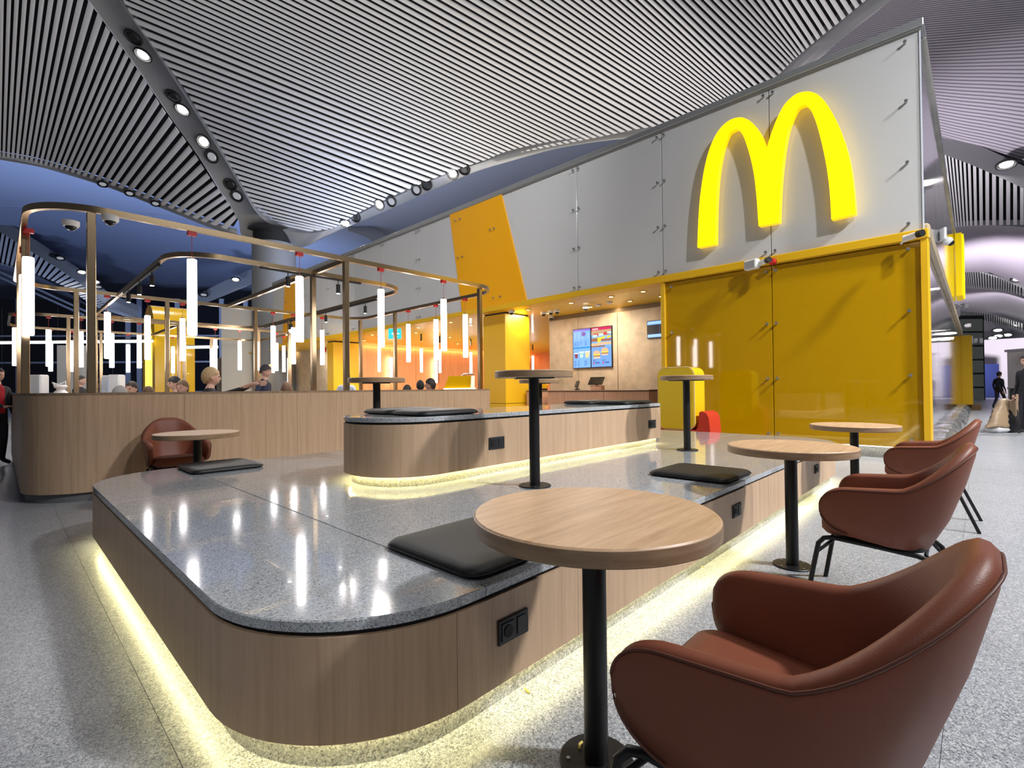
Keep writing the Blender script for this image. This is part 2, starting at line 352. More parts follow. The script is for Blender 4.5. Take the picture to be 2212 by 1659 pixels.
# edge beam along the outer arch
band('arch_edge', resample([(-90, 322, 19.5)]+LE[1:]+[(512, 503, 25.6)], 40), resample([(-90, 330, 19.7)]+[(a, b+6, c+.15) for a, b, c in LE[1:]]+[(512, 508, 25.8)], 40), RIBM, .2)
# far vault sheets (slats too fine to tell apart): u along, v across the slats
def sheet(name, rows, m, parent=ceiling, thick=0):
    rr = [[Vector(q3(p)) for p in r] for r in rows]; f = [table_of(range(len(r)), r) for r in rr]
    n = 24; cols = [[f_(t) for t in np.linspace(0, len(rr[0])-1, n)] for f_ in f]
    g = [table_of(range(len(cols)), [c[i] for c in cols]) for i in range(n)]; mrow = 28
    G = [[g[i](s) for i in range(n)] for s in np.linspace(0, len(cols)-1, mrow)]
    me = MB().grid(G).mesh(name, m, True, 180); uv = me.uv_layers.new(name='UVMap'); k = 0
    for p in me.polygons:
        for li in p.loop_indices:
            vi = me.loops[li].vertex_index; uv.data[li].uv = ((vi % n)/(n-1), (vi//n)/(mrow-1))
    return link(name, me, parent)
VBLUE_LIT = stripes('far_slats_blue_lit', (.36, .42, .60), (.19, .23, .37), 62)  # blue of the uplighting put into the grey slat colours
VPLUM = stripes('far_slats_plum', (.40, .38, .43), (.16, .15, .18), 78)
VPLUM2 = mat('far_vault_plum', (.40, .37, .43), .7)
VSMOOTH = mat('far_vault_blue_lit', (.33, .39, .56), .7)  # grey vault paint tinted with the blue of the uplighting
sheet('far_vault_dome', [[(-160, 300, 27), (150, 300, 28), (400, 380, 29), (640, 480, 30)], [(-160, 400, 33), (150, 405, 34), (400, 430, 35), (640, 520, 36)], [(-160, 440, 37), (150, 450, 38), (400, 470, 39), (640, 560, 40)]], VSMOOTH)
sheet('far_vault', [[(-160, 440, 37), (150, 450, 38), (400, 470, 39), (700, 540, 40)], [(-160, 540, 45), (150, 545, 46), (400, 560, 47), (700, 620, 48)], [(-160, 660, 58), (150, 665, 60), (400, 675, 62), (700, 690, 64)]], VBLUE_LIT)
sheet('far_vault_side', [[(590, 470, 30), (800, 400, 28.5), (1100, 290, 27), (1500, 180, 25)], [(590, 560, 36), (800, 500, 34), (1100, 400, 32), (1500, 300, 30)], [(590, 640, 46), (800, 600, 44), (1100, 520, 42), (1500, 420, 40)]], VSMOOTH)
band('far_rib', resample([(752, 496, 33), (800, 500, 33), (840, 522, 33), (870, 548, 33)], 16), resample([(752, 497, 32.6), (792, 512, 32.6), (822, 535, 32.6), (845, 560, 32.6)], 16), RIBM, .3)
# second bay on the left: rib, coarse slats, lower vault edge
L2T = [(-60, 440, 40), (0, 483, 40.5), (90, 540, 41), (183, 602, 42), (232, 642, 43), (300, 672, 45)]
band('far_rib', resample(L2T, 24), resample([(a-4, b+15, c) for a, b, c in L2T], 24), RIBM, .5)
fl1 = table_of(range(6), [q3((a-4, b+16, c)) for a, b, c in L2T]); fl2 = table_of(range(6), [q3(p) for p in [(-80, 545, 39), (-15, 566, 39.5), (70, 590, 40), (150, 625, 41), (205, 662, 42), (270, 684, 44)]])
for k in np.linspace(0, 4.9, 44):
    slat('far_slat', fl1(k-.034), fl1(k+.034), fl2(k-.034), fl2(k+.034), (0, 0, 1), SLAT, ceiling, 1)
MB().grid([[fl1(k)+_fw*.7, fl2(k)+_fw*.7] for k in np.linspace(0, 5, 12)]).obj('void_backing', VOID, ceiling)
sheet('far_soffit', [[(-80, 546, 39), (70, 591, 40), (205, 664, 42), (270, 686, 44)], [(-80, 575, 48), (70, 612, 49), (205, 668, 50), (270, 690, 51)]], VSMOOTH)
band('far_rib', resample([(425, 650, 42), (480, 622, 42), (549, 592, 42), (600, 575, 42)], 14), resample([(425, 662, 42), (480, 640, 42), (549, 612, 42), (600, 596, 42)], 14), RIBM, .5)
# right-hand bays, one behind the other down the concourse
sheet('far_vault_right', [[(1660, 60, 17.0), (1900, -60, 15.6), (2100, -140, 15.2), (2330, -200, 15)], [(1660, 180, 21), (1900, 80, 20), (2100, 60, 19.6), (2330, 40, 19.2)], [(1660, 330, 27), (1900, 290, 26), (2100, 330, 25), (2330, 400, 24)]], VPLUM)
def bay(name, top, bot, wid, n, nxt, k0, indiv):
    band(name+'_rib', resample(top, 20), resample([(a, b+wid, c) for a, b, c in top], 20), RIBM, .6)
    f1 = table_of(range(len(top)), [q3((a, b+wid+1, c)) for a, b, c in top]); f2 = table_of(range(len(bot)), [q3(p) for p in bot])
    dk = (len(top)-1)/n*.29
    if indiv:
        for k in np.linspace(0, len(top)-1, n): slat(name+'_slat', f1(k-dk), f1(k+dk), f2(k-dk), f2(k+dk), (0, 0, 1), SLAT, ceiling, 1)
    else:
        mb = MB()
        for k in np.linspace(0, len(top)-1, n):
            p = [f1(k-dk), f1(k+dk), f2(k+dk), f2(k-dk)]; mb.add(p+[q+np.array([0, 0, .12]) for q in p], [(0, 1, 2, 3), (4, 5, 6, 7), (0, 1, 5, 4), (1, 2, 6, 5), (2, 3, 7, 6), (3, 0, 4, 7)])
        tag(mb.obj(name+'_slats', SLAT, ceiling), kind='stuff')
    MB().grid([[f1(k)+np.array([0, 0, .3]), f2(k)+np.array([0, 0, .3])] for k in np.linspace(0, len(top)-1, 10)]).obj('void_backing', VOID, ceiling)
    sheet(name+'_vault', nxt, VPLUM2)
bay('second_bay', [(2020, 305, 25), (2090, 330, 24.6), (2212, 385, 24), (2330, 450, 23)], [(2045, 492, 29), (2095, 488, 29), (2212, 486, 28.5), (2330, 500, 28)], 22, 27, [[(2030, 492, 29), (2120, 486, 29), (2330, 500, 28)], [(2030, 540, 36), (2120, 535, 36), (2330, 560, 35)], [(2030, 590, 46), (2120, 588, 45), (2330, 660, 43)]], 0, True)
bay('third_bay', [(2050, 560, 46), (2090, 573, 46), (2150, 590, 45), (2212, 615, 44), (2330, 670, 42)], [(2060, 618, 52), (2095, 622, 52), (2150, 627, 52), (2212, 640, 51), (2330, 690, 50)], 8, 44, [[(2050, 618, 52), (2150, 625, 52), (2330, 690, 50)], [(2050, 650, 66), (2150, 645, 66), (2330, 700, 64)], [(2050, 670, 80), (2150, 680, 80), (2330, 740, 76)]], 0, False)
bay('fourth_bay', [(2050, 655, 80), (2090, 664, 80), (2150, 678, 79), (2212, 696, 78), (2330, 730, 76)], [(2060, 676, 88), (2095, 686, 88), (2150, 700, 88), (2212, 716, 87), (2330, 745, 86)], 3, 50, [[(2050, 676, 88), (2150, 698, 88), (2330, 745, 86)], [(2050, 740, 105), (2150, 760, 105), (2330, 790, 105)], [(2050, 800, 120), (2150, 810, 120), (2330, 815, 120)]], 0, False)

# recessed spotlights in the ribs
spot_me = {}
def spotlight(p, r, lit, label, group, power=0, tilt=None):
    p = Vector(p); nrm = Vector(tilt) if tilt is not None else (Vector((0, 0, H))-p).normalized()*.35+Vector((0, 0, -1)); nrm.normalize()
    t = thing('ceiling_spotlight', p, label, 'spotlight', group=group)
    rot = nrm.to_track_quat('Z', 'Y').to_euler(); t.rotation_euler = rot
    key = (round(r, 3), lit)
    if key not in spot_me:
        ring = MB().lathe([(r*1.0, -.05), (r*1.0, .03), (r*.9, .045), (r*.82, .03), (r*.78, -.02), (.001, -.03)], n=20).mesh('housing', MATTE, True)
        lens = MB().lathe([(.001, .02), (r*.5, .025), (r*.62, -.005), (.001, -.015)], n=16).mesh('lens', LENS if lit == 1 else (mat('dim_lens', (.10, .10, .11), .2, emit=(.9, .95, 1), es=.30) if lit == .5 else BLACK), True)
        spot_me[key] = (ring, lens)
    link('housing', spot_me[key][0], t); link('lens', spot_me[key][1], t)
    if power:
        l = bpy.data.lights.new('lamp_glow', 'SPOT'); l.energy = power; l.spot_size = math.radians(150); l.spot_blend = 1.0; l.shadow_soft_size = r
        l.color = (1, .96, .9); o = bpy.data.objects.new('lamp_glow', l); COL.objects.link(o); o.parent = t; o.location = (0, 0, .12); o.rotation_euler = (PI, 0, 0)
_I, _O = [Vector(q3(r)) for r in resample(INN, 110)], [Vector(q3(r)) for r in resample(OUT, 110)]
def on_rib(x, y):
    """where a pixel's ray meets the rib band, and the band's own facing"""
    best = None; r = Vector(_ray(x, y)).normalized(); c0 = Vector(_C)
    for i in range(1, 109):
        m = (_I[i]+_O[i])/2; e = (m-c0-r*(m-c0).dot(r)).length/(m-c0).length
        if best is None or e < best[0]: best = (e, i)
    i = best[1]; n = (_I[i+1]-_I[i-1]).cross(_O[i]-_I[i]).normalized(); m = (_I[i]+_O[i])/2
    if n.dot(c0-m) < 0: n = -n
    t = (m-c0).dot(n)/r.dot(n); return c0+r*t+n*.03, n
LAB = ('lit round spotlight in the steep grey ceiling rib', 'unlit round spotlight in the steep grey ceiling rib', 'lit spotlight in the low ceiling rib above the restaurant sign wall', 'unlit spotlight in the low ceiling rib above the restaurant sign wall')
for x, y, d, lit in ((289, 80, 18.3, 0), (309, 118, 18.8, 1), (375, 207, 20.4, 0), (394, 236, 20.9, 1), (440, 306, 22.2, 1), (458, 338, 22.7, .5), (498, 398, 23.7, 0), (512, 423, 24.2, .5)):
    pt_, nn_ = on_rib(x, y); spotlight(pt_, .31, lit, LAB[0] if lit else LAB[1], 'spotlights in the steep ceiling rib', SPOT_W if lit == 1 else 0, nn_)
for x, y, d, lit in ((745, 481, 24.6, 1), (769, 469, 24.3, 0), (820, 442, 23.7, 1), (846, 435, 23.4, .5), (900, 410, 22.8, .5), (922, 399, 22.4, 0), (978, 375, 21.8, 1), (1003, 366, 21.5, 0)):
    pt_, nn_ = on_rib(x, y); spotlight(pt_, .27, lit, LAB[2] if lit else LAB[3], 'spotlights in the low ceiling rib', SPOT_W if lit == 1 else 0, nn_)
for x, y, d in ((222, 398, 23.4), (280, 418, 23.9), (336, 440, 24.3)):
    spotlight(atd(x, y, d-.1), .22, .5, 'spotlight on the edge of the slatted vault above the left windows', 'spotlights on the vault edge')
for x, y, d, lit in ((118, 552, 40.5, 0), (130, 558, 40.6, .5), (177, 588, 41, 1), (206, 609, 41.4, 1), (212, 620, 41.6, .5), (509, 604, 41, 1), (440, 637, 41.5, .5)):
    spotlight(atd(x, y, d), .36, lit, 'spotlight in the far rib over the night windows' if x < 400 else 'spotlight in the far rib beside the round column', 'spotlights in the far ribs')
for x, y, d in ((2174, 356, 24), (2153, 585, 44.5), (2200, 603, 44), (2147, 664, 78), (2170, 672, 78), (2178, 671, 78), (2195, 678, 78), (2205, 683, 78)):
    spotlight(atd(x, y, d-.3), .4 if d < 30 else (.55 if d < 60 else .9), 1, 'bright spotlight in the concourse vaults beyond the mirrored side wall', 'concourse vault spotlights')
random.seed(3)
for i in range(26):
    u = random.random(); y = 700+u*100; x = 2140+u*8+random.random()*(70-u*30); spotlight(atd(x, y, 84+u*14), .85, 1, 'tiny far spotlight down the concourse', 'far concourse spotlights')

# column under the junction of the ribs
cp = atd(592, 520, 26.0); ct = thing('round_column', (cp[0], cp[1], 0), 'thick round grey column rising to the ceiling ribs', 'column')
MB().lathe([(1.06, 0), (1.06, cp[2]-.25)], n=40).obj('shaft', mat('column_grey', (.20, .21, .23), .5), ct, smooth=True, ang=60)
MB().lathe([(1.0, cp[2]-.28), (1.0, cp[2]+.35), (1.25, cp[2]+.45)], n=40).obj('collar', MATTE, ct, smooth=True, ang=60)
# ================================================================ SEATING PLATFORM
def clip(poly, axis, val, keep_low):
    out = []
    for i in range(len(poly)):
        a, b = poly[i], poly[(i+1) % len(poly)]; da, db = a[axis]-val, b[axis]-val
        ina, inb = (da <= 0) == keep_low or da == 0, (db <= 0) == keep_low or db == 0
        if ina: out.append(a)
        if ina != inb:
            t = da/(da-db); out.append((a[0]+(b[0]-a[0])*t, a[1]+(b[1]-a[1])*t))
    return out
def arclen(poly):
    s = [0]
    for i in range(len(poly)): s.append(s[-1]+(Vector(poly[(i+1) % len(poly)])-Vector(poly[i])).length)
    return s
def sub_path(poly, s, s0, s1):
    L = s[-1]
    def at(u):
        u %= L; i = max(k for k in range(len(poly)) if s[k] <= u+1e-9); a, b = poly[i], poly[(i+1) % len(poly)]
        d = s[i+1]-s[i]; t = 0 if d < 1e-9 else (u-s[i])/d; return (a[0]+(b[0]-a[0])*t, a[1]+(b[1]-a[1])*t)
    us = [s0]+[u for u in [v+k*L for k in (0, 1) for v in s[:-1]] if s0+.004 < u < s1-.004]+[s1]
    return [at(u) for u in us]
def bench(root, poly, z0, zb, zt, joints, xs, ys, top_th=.032, gap=.016, dots=False):
    """rounded bench: stone plinth, led line, oak skin in panels, black shadow gap, stone slabs"""
    zg = zt-top_th-gap
    MB().prism(offset(poly, .055), z0, zb+.02).obj('plinth', PLINTH, root, smooth=True, ang=30)
    MB().prism(offset(poly, .004), zb+.010, zb+.028).obj('carcass_base', mat('carcass_white', (.6, .6, .58), .6), root)
    MB().prism(offset(poly, .022), zb+.028, zg).obj('carcass', MATTE, root)
    MB().prism(offset(poly, .012), zg-.002, zt-top_th+.001).obj('shadow_gap', MATTE, root, smooth=True, ang=30)
    s = arclen(poly); L = s[-1]
    def sofpt(p):
        best = (9e9, 0)
        for i in range(len(poly)):
            a, b = Vector(poly[i]), Vector(poly[(i+1) % len(poly)]); d = b-a
            if d.length < 1e-9: continue
            t = max(0, min(1, (Vector(p)-a).dot(d)/d.length_squared)); e = (a+d*t-Vector(p)).length
            if e < best[0]: best = (e, s[i]+t*d.length)
        return best[1]
    J = sorted(sofpt(p) for p in joints)
    for i in range(len(J)):
        s0, s1 = J[i]+.0012, (J[i+1] if i+1 < len(J) else J[0]+L)-.0012
        pth = sub_path(poly, s, s0, s1); rings = []
        for k, p in enumerate(pth):
            a, b = Vector(pth[max(k-1, 0)]), Vector(pth[min(k+1, len(pth)-1)]); t = (b-a).normalized(); nin = Vector((-t.y, t.x))
            q = Vector(p)+nin*.018; rings.append([(p[0], p[1], zb), (p[0], p[1], zg), (q.x, q.y, zg), (q.x, q.y, zb)])
        MB().loft(rings).obj('oak_panel', OAK, root, smooth=True, ang=30)
    xs = [-99]+xs+[99]; ys = [-99]+ys+[99]
    for i in range(len(xs)-1):
        for j in range(len(ys)-1):
            p = poly
            for ax, v, kl in ((0, xs[i]+.0012, False), (0, xs[i+1]-.0012, True), (1, ys[j]+.0012, False), (1, ys[j+1]-.0012, True)):
                p = clip(p, ax, v, kl)
                if len(p) < 3: break
            if len(p) < 3: continue
            q = [p[0]]
            for a in p[1:]:
                if (Vector(a)-Vector(q[-1])).length > .004: q.append(a)
            if (Vector(q[0])-Vector(q[-1])).length < .004: q.pop()
            mb = MB(); n = len(q); o2 = offset(q, .004)
            mb.loft([[(a[0], a[1], zt-top_th) for a in q], [(a[0], a[1], zt-.004) for a in q], [(a[0], a[1], zt) for a in o2]])
            mb.obj('stone_slab', STONE, root)
    lp = offset(poly, .036); mb = MB(); sl = arclen(lp); zl = zb+.0085
    if dots:
        u = 0
        while u < sl[-1]:
            a, b = sub_path(lp, sl, u, u+.009)[0], sub_path(lp, sl, u, u+.009)[-1]; t = (Vector(b)-Vector(a)).normalized(); n_ = Vector((-t.y, t.x))*.0035
            mb.add([(a[0]-n_.x, a[1]-n_.y, zl), (b[0]-n_.x, b[1]-n_.y, zl), (b[0]+n_.x, b[1]+n_.y, zl), (a[0]+n_.x, a[1]+n_.y, zl)], [(0, 1, 2, 3)]); u += .03
        tag(mb.obj('led_strip', mat('led_dots', (1, 1, 1), .4, emit=(1, .86, .36), es=LED_E*6), root), kind='stuff')
    else:
        a, b = offset(poly, .032), offset(poly, .040); n = len(a)
        mb.add([(*p, zl) for p in a]+[(*p, zl) for p in b], [(i, (i+1) % n, n+(i+1) % n, n+i) for i in range(n)]); mb.obj('led_strip', LED, root)
def socket(parent, x, y, z, w_=.15, h_=.085):
    sp = MB().box((x, y-.004, z), (w_, .010, h_), 0, .003).obj('socket_plate', mat('charcoal_plastic', (.018, .02, .024), .5), parent)
    MB().box((x-w_*.22, y-.0105, z), (w_*.40, .005, h_*.72), 0, .002).obj('socket_insert', mat('charcoal_plastic_2', (.012, .013, .016), .45), sp)
    MB().lathe([(.021, -.016), (.021, -.0125), (.017, -.0125), (.016, -.0105), (.001, -.0105)], (x-w_*.22, y, z), 20, 'y').obj('socket_hole', MATTE, sp)
    MB().box((x+w_*.24, y-.0105, z), (w_*.30, .005, h_*.72), 0, .002).obj('charging_port', mat('charcoal_plastic_3', (.02, .021, .025), .45), sp)
BX0, BX1, BY0, BY1 = .46, 7.10, 1.19, 5.07
low = rrect(BX0, BX1, BY0, BY1, (.58, .62, .62, .58), 18)
pl = thing('seating_platform', (0, 0, 0), 'large low oak seating platform with grey stone top and glowing base', 'platform')
bench(pl, low, 0, .10, .45, [(.46, 3.2), (.99, 1.19), (1.622, 1.19), (2.86, 1.19), (4.1, 1.19), (5.34, 1.19), (6.48, 1.19), (7.1, 3.1), (4.6, 5.07), (3.4, 5.07), (2.2, 5.07), (1.04, 5.07)],
      [1.113, 2.35, 3.58, 4.82, 6.05], [2.43, 3.75])
for x in (1.238, 3.41, 5.63): socket(pl, x, 1.19, .275)
up = rrect(1.68, 5.36, 2.69, 3.57, (.43, .05, .05, .43), 16)
ub = thing('raised_bench', (0, 0, .45), 'raised oak bench with stone top and led glow on the seating platform', 'bench')
def shifted(fn):
    before = set(COL.objects); fn()
    for o in set(COL.objects)-before:
        if o.parent == ub: o.location.z -= .45
shifted(lambda: bench(ub, up, .45, .522, .92, [(1.68, 3.13), (2.509, 2.69), (3.852, 2.69), (5.30, 2.69), (5.36, 3.13), (5.2, 3.57), (3.852, 3.57), (2.5, 3.57)], [2.9, 4.1], [], dots=True))
shifted(lambda: [socket(ub, x, 2.69, .69, .165, .092) for x in (2.642, 5.112)])

# ---------------------------------------------------------------- cushions
def cushion(x0, x1, y0, y1, z, label, rz=0.0, grp='black seat cushions'):
    cx, cy = (x0+x1)/2, (y0+y1)/2; hx, hy = (x1-x0)/2, (y1-y0)/2; h = .042
    c = link('seat_cushion', None, None, (cx, cy, z), rz); tag(c, label, 'cushion', grp)
    rings = []
    for k, (ins, zz) in enumerate(((.022, .002), (.004, .006), (0, .014), (.003, .024), (.016, .034), (.045, .040), (.12, .0425), (.2, .0428))):
        r = max(.065-ins*.4, .02); rings.append([(p[0], p[1], zz) for p in rrect(-hx+ins, hx-ins, -hy+ins, hy-ins, r, 6)])
    MB().loft(rings).obj('cushion_body', LEATHER_B, c, smooth=True, ang=70)
    MB().tube([(p[0], p[1], .0145) for p in rrect(-hx-.001, hx+.001, -hy-.001, hy+.001, .066, 6)], .0035, 6, True).obj('piping', mat('black_piping', (.007, .007, .008), .5), c, smooth=True, ang=80)
cushion(1.10, 1.66, 1.235, 1.80, .45, 'black cushion beside the nearest low round table, at the rounded platform corner', 0)
cushion(3.33, 3.88, 1.225, 1.80, .45, 'black cushion on the low platform beside the second low table')
cushion(1.06, 1.60, 4.48, 5.04, .45, 'black cushion at the back of the low platform next to the lone brown chair')
cushion(1.98, 2.52, 2.72, 3.12, .92, 'black cushion at the front of the raised bench, near its rounded end')
cushion(1.98, 2.52, 3.135, 3.54, .92, 'black cushion at the back of the raised bench, near its rounded end')
cushion(4.62, 5.24, 2.72, 3.12, .92, 'black cushion at the front of the raised bench, at its square end')
cushion(4.55, 5.15, 3.135, 3.54, .92, 'black cushion at the back of the raised bench, at its square end')

# ---------------------------------------------------------------- tables
def round_table(x, y, z, h, r, label, grp, rz=0.0):
    t = thing('round_table', (x, y, z), label, 'table', rz, grp); th = .046
    MB().lathe([(r-.002, h-.004), (r-.006, h), (.001, h)], n=72).obj('table_top', OAK_TOP, t, smooth=True, ang=30)
    MB().lathe([(.001, h-th), (r-.003, h-th), (r, h-th+.003), (r, h-.005), (r-.002, h-.004)], n=72).obj('table_edge', OAK_EDGE, t, smooth=True, ang=30)
    MB().box((0, 0, h-th-.004), (r*.95, r*.95, .008), .6).obj('mounting_plate', BLACK, t)
    MB().lathe([(.035, .008), (.035, h-th-.006)], n=28).obj('pole', BLACK, t, smooth=True, ang=30)
    fp = MB().lathe([(.108, 0), (.108, .006), (.105, .009), (.001, .009)], n=40).obj('foot_plate', BLACK, t, smooth=True, ang=30)
    sc = MB().lathe([(.006, .009), (.006, .0115), (.001, .012)], n=8).mesh('screw', STEEL)
    for k in range(4): link('screw', sc, fp, (.083*math.cos(k*PI/2+.55), .083*math.sin(k*PI/2+.55), 0))
LT = .737
round_table(1.22, .835, 0, LT, .355, 'oak round table on black pole, paired with the armchair whose seat shows', 'low round tables', .2)
round_table(3.363, .846, 0, LT, .355, 'oak round table on black pole, middle of three in front of the platform', 'low round tables', .5)
round_table(5.50, .85, 0, LT, .355, 'oak round table on black pole, beside the yellow glass wall', 'low round tables', .1)
round_table(1.32, 5.43, 0, .72, .355, 'oak round table behind the platform, in front of the lone brown chair', 'low round tables', .9)
round_table(2.49, 2.17, .45, .772, .262, 'tall round table on the platform in front of the raised bench, nearer its rounded end', 'tall round tables', .2)
round_table(4.93, 2.20, .45, .772, .262, 'tall round table on the platform beside the yellow and red kiosk', 'tall round tables', .7)
round_table(2.47, 4.12, .45, .772, .262, 'tall round table behind the raised bench, in front of the oak partition', 'tall round tables', .4)
round_table(4.86, 4.14, .45, .772, .262, 'tall round table behind the raised bench, partly hidden by another tall table', 'tall round tables', .3)

# ---------------------------------------------------------------- armchairs
def armchair(x, y, rz, label):
    c = thing('armchair', (x, y, 0), label, 'chair', rz, 'brown leather armchairs')
    # stations run from the left arm's tip round the back to the right arm's tip; y forward
    N = 72; rings = []; seamp = []; low_l = []; low_r = []
    def plan(t, hw, yb, yf, r):
        # t in [-1,1]; U shaped path, half width hw, back at yb, arm tips at yf
        Ls = yf-(yb+r); La = r*PI/2; Lb = max(hw-r, 0); tot = Ls+La+Lb; s_ = abs(t)*tot; sg = -1 if t < 0 else 1
        if s_ < Lb: return sg*s_, yb
        if s_ < Lb+La: a = (s_-Lb)/r; return sg*(Lb+r*math.sin(a)), yb+r-r*math.cos(a)
        return sg*hw, yb+r+(s_-Lb-La)
    for k in range(N+1):
        t = -1+2*k/N; t = math.copysign(abs(t)*(1.45-.45*abs(t)**2.2), t); a = min(abs(t), 1); t = math.copysign(a, t)
        u = max(0, (a-.84)/.16); cap = max(0, 1-u**2.4)**(1/2.2)          # rounded arm tips
        rise = max(0, (.245-plan(t, .272, .015, .565, .23)[1])/.23)**1.45
        top = .632-.028*max(0, (a-.5)/.5)+.20*rise; bot = .328+.070*a*a
        mid = .505; top = mid+(top-mid)*(.06+.94*cap) if u else top; bot = mid+(bot-mid)*(.06+.94*cap) if u else bot
        fx = .035*u*u
        xr, yr = plan(t, .272, .015, .565, .23); xb, yb_ = plan(t, .240, .165, .552, .17)
        fk = max(0, min(1, (a-.55)/.25)); fk = fk*fk*(3-2*fk)
        lean = rise*.025
        nx, ny = -(xr), .30-yr
        if a > .6: nx, ny = (-1 if t > 0 else 1), 0
        nl = math.hypot(nx, ny); nx, ny = nx/nl, ny/nl
        th = .052*(1 if not u else max(.3, cap**.6))
        def pt(f, z, ins): # f: 0 bottom plan .. 1 rim plan
            g = lerp(f, 1-.25*(1-f), fk); return Vector((lerp(xb, xr, g)+nx*ins, lerp(yb_, yr, max(g, fk))+ny*ins-lean*f, z))
        H_ = top-bot
        o = [pt(.0, bot, .02), pt(.06, bot+.02*H_, .004), pt(.45, bot+.30*H_, 0), pt(.78, bot+.64*H_, 0), pt(.97, bot+.90*H_, 0), pt(1, bot+.965*H_, .003), pt(1, top-.004, th*.28), pt(1, top, th*.5), pt(1, top-.006, th*.8), pt(.98, bot+.93*H_, th*1.02), pt(.85, bot+.66*H_, th*1.05), pt(.6, bot+.34*H_, th*1.05), pt(.3, bot+.06*H_, th*1.0)]
        rings.append(o); seamp.append(pt(1.0, bot+.955*H_, .000))
        if u > 0: (low_l if t < 0 else low_r).append(pt(.2, bot+.05*H_, .000))
    MB().loft(rings, closed=True).obj('shell', LEATHER, c, smooth=True, ang=80)
    MB().tube(list(low_l[::-1])+seamp[1:-1]+list(low_r[::-1]), .003, 6).obj('piping', LEATHER_S, c, smooth=True, ang=80)
    st = []
    for ins, z in ((.05, .358), (.02, .362), (0, .385), (0, .425), (.008, .448), (.03, .462), (.08, .468)):
        pl_ = rrect(-.216+ins, .216-ins, .17+ins, .575-ins*.8, tuple(max(c_*(1-ins*5.2), .008) for c_ in (.10, .10, .06, .06)), 7)
        st.append([(p[0], p[1], z-.03*(1-(p[1]-.1)/.47)*(z > .40)) for p in pl_])
    sb = MB(); sb.loft(st, cap=False); n_ = len(st[0]); e_ = len(sb.v); sb.v += [(0, .37, .458)]; sb.f += [((len(st)-1)*n_+i, (len(st)-1)*n_+(i+1) % n_, e_) for i in range(n_)]+[tuple(range(n_-1, -1, -1))]
    sb.obj('seat', LEATHER, c, smooth=True, ang=80)
    MB().prism(rrect(-.20, .20, .17, .52, .08, 6), .335, .357).obj('seat_base', MATTE, c)
    R_ = .0115
    for s in (-1, 1):
        pth = [(s*.245, .635, 0), (s*.235, .60, .20), (s*.228, .578, .318), (s*.222, .555, .345), (s*.215, .52, .352), (s*.20, .35, .338), (s*.195, .20, .325), (s*.20, .155, .315), (s*.207, .125, .285), (s*.235, .01, 0)]
        MB().tube(pth, R_, 10).obj('leg_frame', BLACK, c, smooth=True, ang=60)
    MB().tube([(-.232, .588, .27), (-.17, .52, .335), (.17, .52, .335), (.232, .588, .27)], .008, 8).obj('front_brace', BLACK, c, smooth=True)
    MB().tube([(-.214, .10, .22), (-.15, .17, .325), (.15, .17, .325), (.214, .10, .22)], .008, 8).obj('rear_brace', BLACK, c, smooth=True)
    return c
armchair(1.13, -.015, 0.0, 'brown leather armchair at the nearest table, its seat in view')
armchair(3.07, .02, 0.02, 'brown leather armchair at the middle low table')
armchair(5.22, .0, -.02, 'brown leather armchair at the table by the yellow glass wall')
armchair(1.28, 6.42, PI, 'lone brown leather armchair in front of the oak partition')
# ================================================================ RESTAURANT FRONT
FX = 9.2; FY0 = .55; FZ = 6.27; FB = 3.33; YEND = 24.7
fac = tag(MB().b2((FX+.06, FY0+.02, FB-.02), (FX+.30, YEND, FZ+.06)).obj('wall_front', mat('facade_core', (.45, .45, .46), .6)), 'tall white glass-clad restaurant front wall with yellow base', 'wall', kind='structure')
JY = [FY0, 2.56, 4.55, 6.64, 8.72, 10.76, 12.78, 14.86, 16.9, 18.95, 21.0, 23.05, YEND]
def quadpanel(name, pts, x0, x1, m, parent, bev=.006):
    """panel in the Y-Z plane from its outline, x0 front, x1 back"""
    n = len(pts); c = Vector((sum(p[0] for p in pts)/n, sum(p[1] for p in pts)/n))
    ins = [((p[0]-c.x)*(1-bev/max((Vector(p)-c).length, .01))+c.x, (p[1]-c.y)*(1-bev/max((Vector(p)-c).length, .01))+c.y) for p in pts]
    return MB().loft([[(x1, *p) for p in pts], [(x0+.004, *p) for p in pts], [(x0, *p) for p in ins]]).obj(name, m, parent)
for i in range(len(JY)-1):
    a, b = JY[i]+.006, JY[i+1]-.006
    quadpanel('white_panel', [(a, FB), (b, FB), (b, FZ-.01), (a, FZ-.01)], FX, FX+.055, WHITE, fac)
for pts, nm in (([(11.20, FZ-.02), (9.05, FZ-.02), (8.19, FB), (10.68, FB)], 'slanted yellow panel'), ([(23.2, FZ-.02), (21.6, FZ-.02), (22.0, FB), (23.5, FB)], 'far slanted yellow panel')):
    quadpanel('yellow_slant_panel', pts, FX-.035, FX-.004, YEL_O, fac)
pin = MB().lathe([(.017, .0), (.017, -.05), (.023, -.053), (.023, -.066), (.001, -.068)], n=12, axis='x').mesh('standoff', STEEL, True)
for y in JY[1:-1]:
    for z in (3.42, 4.32, 5.22, 6.14):
        for d in (-.075, .075):
            if not (8.1 < y+d < 11.3 and z > 3): link('standoff', pin, fac, (FX, y+d, z))
for z in (3.45, 4.35, 5.25, 6.12): link('standoff', pin, fac, (FX, FY0+.16, z))
for y, z in ((9.3, 5.4), (9.45, 5.4), (10.7, 6.0), (10.9, 6.0), (9.1, 3.55), (9.35, 3.55), (10.6, 4.9), (10.8, 4.9)): link('standoff', pin, fac, (FX-.03, y, z))
MB().b2((FX-.05, FY0-.05, FZ-.005), (FX+.34, YEND+.02, FZ+.115), .012).obj('parapet_cap', mat('cap_metal', (.36, .37, .38), .35, .5), fac)
